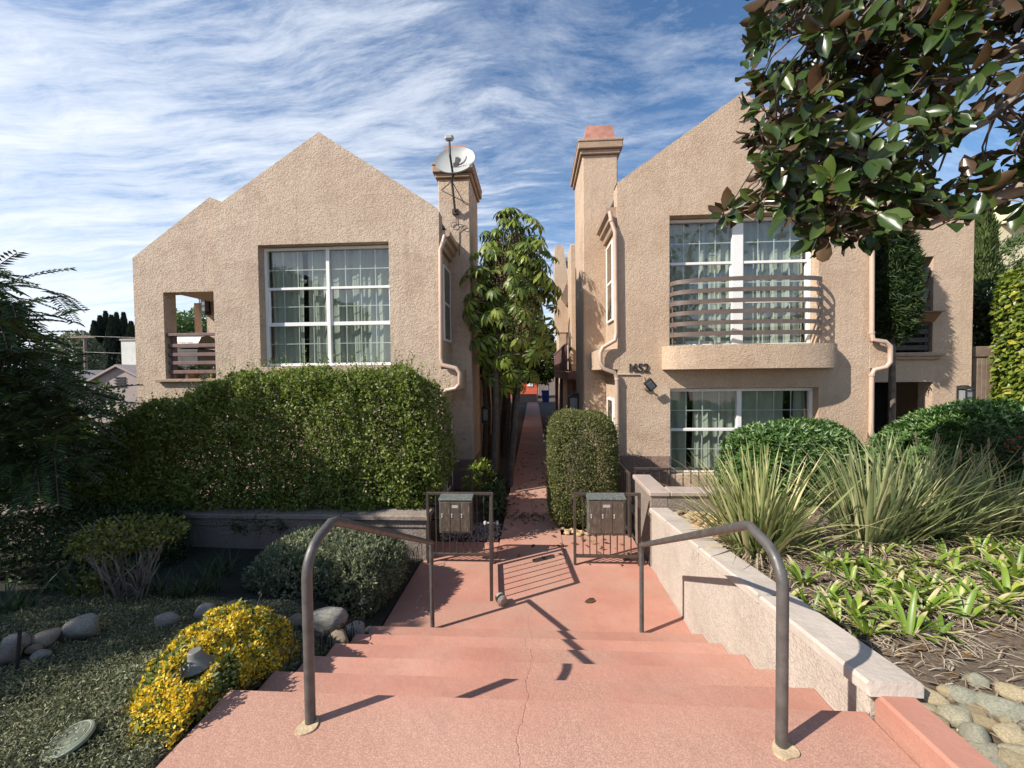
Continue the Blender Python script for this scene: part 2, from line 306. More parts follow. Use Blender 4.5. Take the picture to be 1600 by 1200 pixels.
# ------------------------------------------------------------------ object helpers
def tag(o, label=None, cat=None, group=None, kind=None):
    if label: o['label'] = label
    if cat: o['category'] = cat
    if group: o['group'] = group
    if kind: o['kind'] = kind
    return o
def thing(name, label, cat, loc=(0, 0, 0), group=None):
    o = bpy.data.objects.new(name, None); C.objects.link(o); o.location = loc; o.empty_display_size = .2
    return tag(o, label, cat, group)
def link(name, me, m, parent=None, smooth=False):
    o = bpy.data.objects.new(name, me); C.objects.link(o)
    if m is not None: me.materials.append(m)
    if smooth: me.polygons.foreach_set('use_smooth', [True]*len(me.polygons))
    if parent is not None:
        o.parent = parent
        if parent.parent is None: o.location = -Vector(parent.location)
    return o
class MB:
    def __init__(s): s.v = []; s.f = []
    def add(s, vs, fs):
        k = len(s.v); s.v += [tuple(x) for x in vs]; s.f += [tuple(i+k for i in f) for f in fs]; return s
    def box(s, x0, x1, y0, y1, z0, z1, b=0):
        if x0 > x1: x0, x1 = x1, x0
        if y0 > y1: y0, y1 = y1, y0
        if z0 > z1: z0, z1 = z1, z0
        if not b:
            return s.add([(x0,y0,z0),(x1,y0,z0),(x1,y1,z0),(x0,y1,z0),(x0,y0,z1),(x1,y0,z1),(x1,y1,z1),(x0,y1,z1)],
                  [(3,2,1,0),(4,5,6,7),(0,1,5,4),(1,2,6,5),(2,3,7,6),(3,0,4,7)])
        b = min(b, (x1-x0)*.45, (y1-y0)*.45, (z1-z0)*.45)
        pts = []
        for X, sx in ((x0, 1), (x1, -1)):
            for Y, sy in ((y0, 1), (y1, -1)):
                for Z, sz in ((z0, 1), (z1, -1)):
                    pts += [(X, Y+sy*b, Z+sz*b), (X+sx*b, Y, Z+sz*b), (X+sx*b, Y+sy*b, Z)]
        return s.hull(pts)
    def hull(s, pts):
        bm = bmesh.new()
        for p in pts: bm.verts.new(p)
        bmesh.ops.convex_hull(bm, input=bm.verts)
        bmesh.ops.dissolve_limit(bm, angle_limit=.01, verts=bm.verts, edges=bm.edges)
        bm.verts.index_update()
        s.add([v.co[:] for v in bm.verts], [[v.index for v in f.verts] for f in bm.faces]); bm.free(); return s
    def tube(s, path, r, n=8, cap=True):
        path = [Vector(p) for p in path]; k = len(path)
        rs = r if isinstance(r, (list, tuple)) else [r]*k
        t = [(path[min(i+1, k-1)]-path[max(i-1, 0)]).normalized() for i in range(k)]
        a = t[0].orthogonal().normalized(); base = len(s.v); vs = []; fs = []
        for i in range(k):
            if i:
                a = (a - t[i]*a.dot(t[i])); a = a.normalized() if a.length > 1e-6 else t[i].orthogonal().normalized()
            b = t[i].cross(a)
            for j in range(n):
                q = 2*PI*j/n; vs.append(path[i]+(a*math.cos(q)+b*math.sin(q))*rs[i])
        for i in range(k-1):
            for j in range(n): fs.append((i*n+j, i*n+(j+1) % n, (i+1)*n+(j+1) % n, (i+1)*n+j))
        if cap: fs += [tuple(range(n-1, -1, -1)), tuple((k-1)*n+j for j in range(n))]
        return s.add(vs, fs)
    def lathe(s, prof, c=(0, 0, 0), n=20, axis=None):
        vs = []; fs = []; k = len(prof); c = Vector(c)
        q = Vector((0, 0, 1)).rotation_difference(Vector(axis)) if axis is not None else None
        for (r, z) in prof:
            for j in range(n):
                p = Vector((r*math.cos(2*PI*j/n), r*math.sin(2*PI*j/n), z))
                if q: p = q @ p
                vs.append(p+c)
        for i in range(k-1):
            for j in range(n): fs.append((i*n+j, i*n+(j+1) % n, (i+1)*n+(j+1) % n, (i+1)*n+j))
        fs += [tuple(range(n-1, -1, -1)), tuple((k-1)*n+j for j in range(n))]
        return s.add(vs, fs)
    def prism_y(s, poly, y0, y1):
        "poly: (x,z) outline swept along Y"
        n = len(poly); vs = [(x, y0, z) for x, z in poly]+[(x, y1, z) for x, z in poly]
        fs = [tuple(range(n)), tuple(range(2*n-1, n-1, -1))]+[(i, i+n, (i+1) % n+n, (i+1) % n) for i in range(n)]
        return s.add(vs, fs)
    def prism_x(s, poly, x0, x1):
        "poly: (y,z) outline swept along X"
        n = len(poly); vs = [(x0, y, z) for y, z in poly]+[(x1, y, z) for y, z in poly]
        fs = [tuple(range(n)), tuple(range(2*n-1, n-1, -1))]+[(i, i+n, (i+1) % n+n, (i+1) % n) for i in range(n)]
        return s.add(vs, fs)
    def prism_z(s, poly, z0, z1):
        n = len(poly); vs = [(x, y, z0) for x, y in poly]+[(x, y, z1) for x, y in poly]
        fs = [tuple(range(n-1, -1, -1)), tuple(range(n, 2*n))]+[(i, (i+1) % n, (i+1) % n+n, i+n) for i in range(n)]
        return s.add(vs, fs)
    def mesh(s, name, fix=True):
        me = bpy.data.meshes.new(name); me.from_pydata(s.v, [], s.f); me.update()
        if fix:
            bm = bmesh.new(); bm.from_mesh(me); bmesh.ops.recalc_face_normals(bm, faces=bm.faces); bm.to_mesh(me); bm.free()
        return me
    def build(s, name, m, parent=None, smooth=False):
        return link(name, s.mesh(name), m, parent, smooth)
def smooth_angle(o, deg=40):
    me = o.data
    me.polygons.foreach_set('use_smooth', [True]*len(me.polygons))
    bm = bmesh.new(); bm.from_mesh(me)
    for e in bm.edges:
        if len(e.link_faces) == 2 and e.calc_face_angle(0) > rad(deg): e.smooth = False
    bm.to_mesh(me); bm.free(); return o

def facade(x0, x1, z0, top, holes, Y, thick, name, m, parent, reveal=None):
    """a wall on plane Y (thickness going +Y): top = [(x,z)...] skyline, holes = [(x0,x1,z0,z1)]"""
    top = sorted(top); xs = sorted({round(x, 5) for x in [x0, x1]+[p[0] for p in top]+[h for q in holes for h in q[:2]] if x0-1e-6 <= x <= x1+1e-6})
    def tz(x):
        for (a, b), (c, d) in zip(top, top[1:]):
            if a-1e-6 <= x <= c+1e-6 and c > a: return b+(d-b)*(x-a)/(c-a)
        return top[-1][1]
    mb = MB(); Yb = Y+thick
    for a, b in zip(xs, xs[1:]):
        if b-a < 1e-5: continue
        mid = (a+b)/2; cuts = sorted([(h[2], h[3]) for h in holes if h[0] < mid < h[1]])
        z = z0; segs = []
        for c, d in cuts:
            if c > z+1e-5: segs.append((z, c))
            z = max(z, d)
        for p, q in segs:
            for yy, fl in ((Y, 0), (Yb, 1)):
                f = (0, 1, 2, 3) if not fl else (3, 2, 1, 0)
                mb.add([(a, yy, p), (b, yy, p), (b, yy, q), (a, yy, q)], [f])
        for yy, fl in ((Y, 0), (Yb, 1)):
            f = (0, 1, 2, 3) if not fl else (3, 2, 1, 0)
            mb.add([(a, yy, z), (b, yy, z), (b, yy, tz(b)), (a, yy, tz(a))], [f])
        mb.add([(a, Y, tz(a)), (b, Y, tz(b)), (b, Yb, tz(b)), (a, Yb, tz(a))], [(0, 1, 2, 3)])
    mb.add([(x0, Y, z0), (x0, Y, tz(x0)), (x0, Yb, tz(x0)), (x0, Yb, z0)], [(0, 1, 2, 3)])
    mb.add([(x1, Y, z0), (x1, Yb, z0), (x1, Yb, tz(x1)), (x1, Y, tz(x1))], [(0, 1, 2, 3)])
    for h in holes:
        a, b, c, d = h[:4]
        e = max(c, z0)
        mb.add([(a, Y, e), (a, Yb, e), (a, Yb, d), (a, Y, d)], [(0, 1, 2, 3)])
        mb.add([(b, Y, e), (b, Y, d), (b, Yb, d), (b, Yb, e)], [(0, 1, 2, 3)])
        mb.add([(a, Y, d), (a, Yb, d), (b, Yb, d), (b, Y, d)], [(0, 1, 2, 3)])
        if c > z0+1e-4: mb.add([(a, Y, c), (b, Y, c), (b, Yb, c), (a, Yb, c)], [(0, 1, 2, 3)])
    return link(name, mb.mesh(name, False), m, parent)

# windows are made in a local (u, w, z) frame: u along the wall, w into the room
def window(house, u0, u1, z0, z1, W, cols, rows, frame='front', curtain=True, grid=(4, 2), side=1, gaps=None, fw=.055, mull=.075):
    """rows: list of (top_fraction, bottom_fraction, setback, has_grid) from the top; W = glass plane"""
    def T(u, wv, z): return (u, W+wv, z) if frame == 'front' else (W-side*wv, u, z)
    if frame == 'side': fw = .045
    def tbox(mb, a, b, c, d, e, f, bev=.004):
        if frame == 'side': c = max(c, -.004)
        p = T(a, c, e); q = T(b, d, f); mb.box(p[0], q[0], p[1], q[1], p[2], q[2], bev)
    fr = MB(); gl = MB(); H = z1-z0
    tbox(fr, u0, u0+fw, -.03, .05, z0, z1); tbox(fr, u1-fw, u1, -.03, .05, z0, z1)
    tbox(fr, u0+fw, u1-fw, -.03, .05, z1-fw, z1); tbox(fr, u0+fw, u1-fw, -.035, .05, z0, z0+fw)
    cw = (u1-u0-2*fw-(cols-1)*mull)/cols
    for k in range(cols-1):
        a = u0+fw+(k+1)*cw+k*mull; tbox(fr, a, a+mull, -.025, .05, z0+fw, z1-fw)
    za, zb = z1-fw, z0+fw
    for k in range(cols):
        a = u0+fw+k*(cw+mull); b = a+cw
        for (t, bt, sb, hasg, barh) in rows:
            zt = za-(za-zb)*t; zl = za-(za-zb)*bt
            if bt < .999: tbox(fr, a, b, -.012+sb, .045, zl-barh/2, zl+barh/2)
            s = .028 if sb else .012
            if sb:
                tbox(fr, a, a+s, sb-.01, .04, zl, zt); tbox(fr, b-s, b, sb-.01, .04, zl, zt)
            nx, nz = grid
            if hasg:
                for i in range(1, nx):
                    g = a+(b-a)*i/nx; tbox(fr, g-.008, g+.008, sb+.024, sb+.032, zl, zt, .001)
                for i in range(1, nz):
                    g = zl+(zt-zl)*i/nz; tbox(fr, a, b, sb+.025, sb+.031, g-.008, g+.008, .001)
            gw = sb+.02 if frame == 'front' else .002
            p = [T(a, gw, zl), T(b, gw, zl), T(b, gw, zt), T(a, gw, zt)]
            gl.add(p, [(0, 1, 2, 3)])
    o = fr.build('window', MS['white'], house)
    gl.build('pane', MS['glass'], o)
    if curtain:
        cu = MB(); n = int((u1-u0)/.012); us = np.linspace(u0+.03, u1-.03, n)
        ph = random.random()*6
        def dep(u): u = u+.06*math.sin(5.1*u+ph)+.035*math.sin(11.7*u); return .15+.028*math.sin(u*38+ph)*(.6+.4*math.sin(u*7+ph))+.024*math.sin(u*23+1.3*ph)+.012*math.sin(u*71)
        vs = []; fs = []
        zs = [z0+.02, z0+H*.35, z0+H*.7, z1-.02]
        for i, u in enumerate(us):
            for j, z in enumerate(zs): vs.append(T(u+.012*math.sin(z*3+u*9), dep(u+.01*j), z))
        for i in range(n-1):
            um = (us[i]-u0)/(u1-u0)
            if gaps and any(g0 < um < g1 for g0, g1 in gaps): continue
            for j in range(3): fs.append((i*4+j, (i+1)*4+j, (i+1)*4+j+1, i*4+j+1))
        cu.add(vs, fs); cu.build('curtain', MS['curtain'], o, True)
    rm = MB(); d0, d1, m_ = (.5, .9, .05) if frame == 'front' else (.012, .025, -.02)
    p = T(u0-m_, d0, z0-m_); q = T(u1+m_, d1, z1+m_); rm.box(p[0], q[0], p[1], q[1], p[2], q[2]); rm.build('room_shade_box', MS['dark'], o)  # near-black box behind the panes, painted in for the unlit room
    return o

# ---- foliage
def shoots(name, P, nr, ln, size, m, parent, per=9, wid=.5, up=.6):
    "stray shoots sticking out of a clipped face"
    n = len(P); d = unit(nr*.8+np.array([0, 0, up])+rv(n)*.45); l_ = ln*(.5+RNG.random(n)); Q, Y, Nn = [], [], []
    for k in range(per):
        t_ = (k+.3)/per; Q.append(P+d*(l_*t_)[:, None]); sd = unit(np.cross(d, rv(n))); Y.append(sd*.9+d*.6); Nn.append(d+rv(n)*.5)
    return tag(leaves(name, np.concatenate(Q), np.concatenate(Y), np.concatenate(Nn), size*(.6+.7*RNG.random(n*per)), wid, T_QUAD, m, parent), kind='stuff')
def attr(me, name, vals, dom='POINT'):
    a = me.attributes.new(name, 'FLOAT', dom); a.data.foreach_set('value', np.ascontiguousarray(vals, dtype=np.float32))
def fastmesh(name, V, Fc, rnd=None, along=None, smooth=False):
    me = bpy.data.meshes.new(name); nv = len(V); nf, k = Fc.shape
    me.vertices.add(nv); me.vertices.foreach_set('co', np.ascontiguousarray(V, dtype=np.float32).ravel())
    me.loops.add(nf*k); me.loops.foreach_set('vertex_index', np.ascontiguousarray(Fc, dtype=np.int32).ravel())
    me.polygons.add(nf); me.polygons.foreach_set('loop_start', np.arange(0, nf*k, k, dtype=np.int32))
    if smooth: me.polygons.foreach_set('use_smooth', np.ones(nf, dtype=bool))
    me.update(calc_edges=True)
    if rnd is not None: attr(me, 'rnd', rnd)
    if along is not None: attr(me, 'along', along)
    return me
def unit(a): return a/np.maximum(np.linalg.norm(a, axis=1, keepdims=True), 1e-9)
T_QUAD = (np.array([(0, 0, 0), (.5, .45, .12), (0, 1, .02), (-.5, .45, .12)], float), np.array([(0, 1, 2), (0, 2, 3)]))
T_MAG = (np.array([(0, 0, 0), (0, .33, -.03), (0, .68, -.04), (0, 1, -.12), (.30, .18, .06), (.5, .5, .1), (.36, .8, .04), (-.30, .18, .06), (-.5, .5, .1), (-.36, .8, .04)], float),
         np.array([(0, 4, 1), (4, 5, 1), (1, 5, 2), (5, 6, 2), (2, 6, 3), (0, 1, 7), (7, 1, 8), (1, 2, 8), (8, 2, 9), (2, 3, 9)]))
T_SCH = (np.array([(0, 0, 0), (0, .5, .02), (0, 1, -.22), (.34, .35, .02), (.5, .65, -.03), (-.34, .35, .02), (-.5, .65, -.03)], float),
         np.array([(0, 3, 1), (3, 4, 1), (1, 4, 2), (0, 1, 5), (5, 1, 6), (1, 2, 6)]))
def leaves(name, pos, ydir, nrm, size, width, tmpl, m, parent=None, rnd=None, smooth=False):
    tv, tf = tmpl; n = len(pos); y = unit(ydir); x = unit(np.cross(y, nrm)); z = np.cross(x, y)
    size = np.broadcast_to(np.asarray(size, float), (n,)); wd = np.broadcast_to(np.asarray(width, float), (n,))
    V = pos[:, None, :] + (x[:, None, :]*(tv[None, :, 0:1]*wd[:, None, None]) + y[:, None, :]*tv[None, :, 1:2] + z[:, None, :]*(tv[None, :, 2:3]))*size[:, None, None]
    k = len(tv); Fc = (tf[None]+(np.arange(n)*k)[:, None, None]).reshape(-1, 3)
    if rnd is None: rnd = RNG.random(n)
    me = fastmesh(name, V.reshape(-1, 3), Fc, np.repeat(rnd, k), None, smooth)
    return link(name, me, m, parent)
def rv(n): return unit(RNG.normal(size=(n, 3)))
_ph = RNG.random((6, 3))*6.28; _fr = RNG.normal(size=(6, 3))
def lump(p, freq):
    s = 0
    for k in range(6): s = s+np.sin((p*freq*(1+.35*k)) @ _fr[k]+_ph[k, 0])/(1+.35*k)
    return s/2.6
def blob_points(n, c, h, p=4, lumpy=.08, freq=1.6, inset=.10, bottom=True, tilt=None):
    "points near the skin of a superellipsoid bush; returns points and outward normals"
    c = np.array(c, float); h = np.array(h, float)
    a = np.array([h[1]*h[2], h[0]*h[2], h[0]*h[1]]); ax = RNG.choice(3, n, p=a/a.sum())
    d = RNG.uniform(-1, 1, (n, 3)); d[np.arange(n), ax] = RNG.choice([-1, 1], n)
    if not bottom: d[:, 2] = np.where((ax == 2), 1, d[:, 2])
    s = (np.abs(d)**p).sum(1)**(-1/p)
    q = d*s[:, None]; g = np.sign(q)*np.abs(q)**(p-1)/h; nr = unit(g)
    P = q*h
    P = P*(1+lumpy*lump(P+c, freq))[:, None] - nr*np.minimum(RNG.exponential(inset, n), .8*h.min())[:, None]
    return P+c, nr
def bush(name, n, c, h, size, m, parent, p=4, lumpy=.08, freq=1.6, inset=.08, wid=.5, up=.35, jit=.9, tmpl=T_QUAD, keep=None, svar=.35, bottom=True):
    P, nr = blob_points(n, c, h, p, lumpy, freq, inset, bottom)
    if keep is not None:
        k = keep(P); P = P[k]; nr = nr[k]
    n = len(P)
    nn = unit(nr+rv(n)*jit+np.array([0, 0, up])); yd = unit(nr*.4+rv(n)+np.array([0, 0, up*.6]))
    sz = size*(1-svar+2*svar*RNG.random(n))
    return leaves(name, P, yd, nn, sz, wid, tmpl, m, parent)
def blades(name, roots, dirs, lens, widths, droop, m, parent=None, seg=6, rnd=None, fold=.25, taper=1.6):
    "strap leaves that rise along dir and bend down under their weight"
    n = len(roots); dirs = unit(dirs); t = np.linspace(0, 1, seg+1)
    side = unit(np.cross(dirs, np.array([0, 0, 1.0]))+1e-6)
    V = np.zeros((n, seg+1, 3, 3)); pos = roots.copy(); d = dirs.copy()
    al = np.zeros((n, seg+1, 3))
    for i, tt in enumerate(t):
        wv = widths*(1-tt**taper)*min(1, .55+tt*1.5)+.0008
        up = unit(np.cross(side, d))
        V[:, i, 0] = pos-side*wv[:, None]/2+up*(wv*fold)[:, None]; V[:, i, 1] = pos; V[:, i, 2] = pos+side*wv[:, None]/2+up*(wv*fold)[:, None]
        al[:, i, :] = tt
        pos = pos+d*(lens/seg)[:, None]; d = unit(d+np.array([0, 0, -1.0])*(droop*(.3+1.4*tt))[:, None]/seg)
    idx = np.arange(n*(seg+1)*3).reshape(n, seg+1, 3)
    Fq = []
    for i in range(seg):
        for j in range(2): Fq.append(np.stack([idx[:, i, j], idx[:, i, j+1], idx[:, i+1, j+1], idx[:, i+1, j]], 1))
    Fq = np.concatenate(Fq)
    if rnd is None: rnd = RNG.random(n)
    me = fastmesh(name, V.reshape(-1, 3), Fq, np.repeat(rnd, (seg+1)*3), al.ravel(), True)
    return link(name, me, m, parent)
def copy_tree(o, parent=None):
    c = o.copy(); C.objects.link(c)
    if parent is not None: c.parent = parent
    for ch in list(o.children): copy_tree(ch, c)
    return c
def rock_mesh(seed, flat=.65, rough=.16, sub=3):
    bm = bmesh.new(); bmesh.ops.create_icosphere(bm, subdivisions=sub, radius=1)
    rs = np.random.default_rng(seed); fr = rs.normal(size=(7, 3))*1.3; ph = rs.random(7)*6.28
    cuts = [(Vector(rs.normal(size=3)).normalized(), .55+.3*rs.random()) for _ in range(6)]
    for v in bm.verts:
        q = np.array(v.co); s = sum(math.sin(float(q@fr[k])*(1+.3*k)+ph[k])/(1+.5*k) for k in range(7))
        v.co *= 1+rough*s*.5
        for nrm, dd in cuts:
            e = v.co.dot(nrm)-dd
            if e > 0: v.co -= nrm*e*.75
        v.co.z *= flat
    me = bpy.data.meshes.new('rock'); bm.to_mesh(me); bm.free()
    me.polygons.foreach_set('use_smooth', [True]*len(me.polygons)); return me
def text_mesh(body, size, extrude):
    cu = bpy.data.curves.new('t', 'FONT'); cu.body = body; cu.size = size; cu.extrude = extrude; cu.align_x = 'CENTER'; cu.align_y = 'CENTER'
    o = bpy.data.objects.new('t', cu); C.objects.link(o); dg = bpy.context.evaluated_depsgraph_get()
    me = bpy.data.meshes.new_from_object(o.evaluated_get(dg)); bpy.data.objects.remove(o); return me

# =================================================================== THE SETTING
def struct(mb, name, m): return tag(mb.build(name, m), kind='structure')
g = MB(); g.add([(-400, -60, -.06), (400, -60, -.06), (400, 900, -.06), (-400, 900, -.06)], [(0, 1, 2, 3)]); struct(g, 'ground', MS['darksoil'])
STEP_Y = [float(onZ(835, v_, z_).y) for v_, z_ in zip((1091, 1059, 1033, 1012, 996, 983), (.95, .792, .633, .475, .317, .158))]; STEP_Z = [.95, .792, .633, .475, .317, .158]
XL, XR = -1.525, 1.50
g = MB(); g.box(XL, XR, -5, STEP_Y[0], -.05, .95, .012)
for k in range(1, 6): g.box(XL, XR, STEP_Y[k-1], STEP_Y[k], -.05, STEP_Z[k], .012)
struct(g, 'stairs', MS['salmon'])
g = MB()
g.box(XL, XR, STEP_Y[5], 5.055, -.05, 0, .004); g.box(XL, -.525, 5.063, 5.72, -.05, -.002, .004)
g.box(-.52, .41, 5.063, 6.05, -.05, 0, .004); g.box(.415, 1.48, 5.063, 6.02, -.05, -.003, .004)
y = 6.058
while y < 34: g.box(-.52, .41, y, y+1.49, -.05, 0, .004); y += 1.498
struct(g, 'walkway', MS['salmon'])
def lawn_z(x, y):
    a = lawn_far(x, y); st = np.interp(np.asarray(y, float), [1.7, 1.9, 3.55, 5], [.93, .86, .03, .02]); f = np.clip((-np.asarray(x, float)-1.5)/.75, 0, 1); f = f*f*(3-2*f)
    return st*(1-f)+a*f
def lawn_far(x, y):
    t = np.clip((np.asarray(y, float)-1.5)/3.3, 0, 1); t = t*t*(3-2*t)
    s = np.clip((-np.asarray(x, float)-1.5)/2.5, 0, 1)
    return .93-.86*t*(1-.12*s)+.05*lump(np.stack([np.asarray(x)*1.0, np.asarray(y)*1.0, 0*np.asarray(x)], -1), .9)*s
def soil_z(x, y):
    x = np.asarray(x, float); y = np.asarray(y, float)
    z = np.where(y < 1.8, 1.0, .69+(5.05-y)*.095)
    return np.minimum(z, 1.0)+np.clip((x-1.7)*.035, 0, .25)+.018*lump(np.stack([x*3, y*3, 0*x], -1), 1.2)
def sheet(name, x0, x1, y0, y1, fn, m, st=.08):
    xs = np.arange(x0, x1+st/2, st); ys = np.arange(y0, y1+st/2, st); X, Y = np.meshgrid(xs, ys, indexing='ij')
    Z = fn(X, Y); V = np.stack([X, Y, Z], -1).reshape(-1, 3); a, b = X.shape; i = np.arange(a*b).reshape(a, b)
    Fq = np.stack([i[:-1, :-1], i[1:, :-1], i[1:, 1:], i[:-1, 1:]], -1).reshape(-1, 4)
    return tag(link(name, fastmesh(name, V, Fq, smooth=True), m), kind='structure')
sheet('garden_bed', -12, -1.53, -2.0, 5.2, lawn_z, MS['lawnsoil'])
sheet('planter_soil', 1.62, 12, -1.0, 5.15, soil_z, MS['mulch'], .06)
g = MB(); g.box(-60, 60, -30, -5.01, -.05, .94); struct(g, 'street', MS['capgrey'])  # unseen street, coloured pale to bounce warm fill light
g = MB(); g.box(-60, -12.01, -5, 5, -.05, .6); g.box(12.01, 60, -5, 5, -.05, .8); struct(g, 'street_bank', MS['darksoil'])
# back patio right of the walkway
g = MB(); g.box(1.75, 9, 5.3, 7.45, -.05, -.01); struct(g, 'patio', MS['capgrey'])

# =================================================================== HOUSES
YF = 7.5
def slope_line(p, q, u, Y=YF):
    a, b = onY(*p, Y), onY(*q, Y); x = px(u, 400, Y); return x, a.z+(b.z-a.z)*(x-a.x)/(b.x-a.x)

def side_pipe(house, pts, r=.04):
    mb = MB(); mb.tube(pts, r, 10); o = mb.build('downspout', MS['pipe'], house); smooth_angle(o, 50)
    for i in (1, len(pts)-2):
        st = MB(); p = Vector(pts[i]); st.lathe([(r*1.18, -.02), (r*1.22, 0), (r*1.18, .02)], p, 10); st.build('pipe_bracket', MS['pipe'], o)
    return o
def eave(house, x, sgn, y0, y1, z):
    "short moulded gutter along a side wall; sgn = outward direction in X"
    mb = MB(); prof = [(0, -.34), (.05, -.34), (.06, -.24), (.12, -.20), (.13, -.12), (.19, -.09), (.20, 0), (.17, .01), (0, .02)]
    mb.prism_y([(x+sgn*a, z+b) for a, b in prof], y0, y1); return mb.build('cornice', MS['gutter'], house)
def chimney(house, x0, x1, y0, y1, ztop, m, flue):
    mb = MB(); mb.box(x0, x1, y0, y1, -.05, ztop-.30, .02); ch = mb.build('chimney', m, house)
    c = MB(); c.box(x0-.05, x1+.05, y0-.05, y1+.05, ztop-.30, ztop-.20, .015); c.box(x0-.10, x1+.10, y0-.10, y1+.10, ztop-.20, ztop-.055, .015)
    c.box(x0-.11, x1+.11, y0-.11, y1+.11, ztop-.055, ztop, .012); c.build('chimney_crown', MS['trim'], ch)
    f0, f1, h = flue; d = y0+.18
    f = MB(); f0 -= .03; f1 += .03; f.hull([(f0, d, ztop), (f1, d, ztop), (f0, y1-.25, ztop), (f1, y1-.25, ztop)]+[(a, b, ztop+h) for a in (f0+.075, f1-.075) for b in (d+.09, y1-.36)])
    f.build('chimney_cap', MS['copper'], ch); return ch

# ---------------- right house
RH = thing('stucco_house', 'tan stucco house with the curved balcony and the number 1652 on its gabled front', 'house', (4, 7.5, 0))
xl = (px(962, 290, YF)+px(968, 700, YF))/2; xr = px(1361, 480, YF)
pk = onY(1160, 144, YF); zl = pz(962, 283, YF); zr = pk.z-(pk.z-zl)*(xr-pk.x)/(pk.x-xl)
hu = list(rects(1046, 333, 1279, 541, YF)); hl = list(rects(1047, 606, 1279, 742, YF))
ROWS = [(0, .335, 0, True, .05), (.335, .65, .02, True, .075), (.65, 1, 0, True, 0)]
facade(xl, xr, -.05, [(xl, zl-.06), (xl+.05, zl), (pk.x, pk.z), (xr, zr)], [hu, hl], YF, .3, 'wall', MS['stucco_right'], RH)
window(RH, hu[0]+.004, hu[1]-.004, hu[2]+.01, hu[3]-.012, YF+.22, 2, ROWS, mull=.20, gaps=[(0, .03)])
window(RH, hl[0]+.004, hl[1]-.004, hl[2]+.01, hl[3]-.012, YF+.18, 2, [(0, .49, 0, True, .055), (.49, 1, .02, True, 0)], mull=.085, gaps=[(.16, .2), (.84, .9)])
b = MB(); b.prism_y([(xl+.02, -.05), (xl+.02, zl-.3), (pk.x, pk.z-.3), (xr-.02, zr-.3), (xr-.02, -.05)], 8.75, 19)
b.box(xl+.01, xl+.28, YF+.3, 8.75, -.05, zl-.35); b.box(xr-.3, xr-.01, YF+.3, 8.75, -.05, zr-.35)
b.box(xl+.28, xr-.3, YF+.3, 8.75, 2.25, 2.5)
b.build('side_wall', MS['stucco_right'], RH)
b = MB(); e = .22
for (ax, az), (bx, bz) in (((xl+.0, zl-.26), (pk.x, pk.z-.26)), ((pk.x, pk.z-.26), (xr, zr-.26))):
    b.prism_y([(ax, az), (bx, bz), (bx, bz+.06), (ax, az+.06)], YF+.3, 19.1)
b.build('roof', MS['roofgrey'], RH)
# plinth
pzr = pz(1005, 712, YF); b = MB(); b.box(xl-.012, hl[0]-.01, YF-.02, YF+.1, -.05, pzr, .006); b.build('plinth', MS['plinth'], RH); b = MB(); b.box(hl[1]+.01, xr+.012, YF-.02, YF+.1, -.05, pzr, .006); b.build('plinth', MS['plinth'], RH)
# storey band stub on the left corner and on the right corner
def stub(house, u0, u1, v0, v1, y1, m):
    a = rects(u0, v0, u1, v1, YF); mb = MB(); mb.box(a[0], a[1], YF-.004, y1, a[2], a[3], .012); mb.build('ledge', m, house); return a
sL = stub(RH, 938, 968, 545, 578, 8.75, MS['stucco_right']); sR = stub(RH, 1358, 1389, 535, 576, 8.2, MS['stucco_right'])
# chimney
cx0 = px(911, 400, 8.8); cx1 = px(965, 260, 8.8)
chimney(RH, cx0, cx1, 8.8, 10.4, pz(938, 216, 8.7), MS['stucco_right'], (px(914, 214, 8.95), px(962, 214, 8.95), .50))
# side windows of the passage wall
Xs = xl-.03
def side_win(house, uv0, uv1, X, side):
    a = onX(*uv0, X); c = onX(*uv1, X)
    window(house, min(a.y, c.y), max(a.y, c.y), min(a.z, c.z), max(a.z, c.z), X, 1, [(0, .5, 0, False, .05), (.5, 1, .01, False, 0)], 'side', False, side=side)
window(RH, 7.85, 8.45, onX(950, 505, Xs).z, onX(950, 385, Xs).z, Xs, 1, [(0, .5, 0, False, .05), (.5, 1, .01, False, 0)], 'side', False, side=-1)
window(RH, 7.85, 8.45, .6, onX(953, 622, Xs).z, Xs, 1, [(0, .5, 0, False, .05), (.5, 1, .01, False, 0)], 'side', False, side=-1)
eave(RH, xl, -1, 7.56, 8.72, pz(955, 325, 7.56))
def P3(u, v, Y): return tuple(onY(u, v, Y))
side_pipe(RH, [P3(953, 331, 7.49), P3(955, 345, 7.46), P3(961, 362, 7.44), P3(963, 520, 7.44), P3(961, 532, 7.42), P3(942, 543, 7.40), P3(938, 551, 7.40), P3(938, 566, 7.40), P3(943, 576, 7.40), P3(960, 582, 7.42), P3(964, 592, 7.44), (px(965, 760, 7.44), 7.44, .05)])
side_pipe(RH, [(px(1362, 360, 7.44), 7.44, zr-.35), P3(1362, 520, 7.44), P3(1364, 531, 7.42), P3(1383, 534, 7.40), P3(1391, 541, 7.40), P3(1391, 566, 7.40), P3(1384, 574, 7.40), P3(1366, 578, 7.42), P3(1362, 586, 7.44), (px(1361, 700, 7.44), 7.44, .3)])
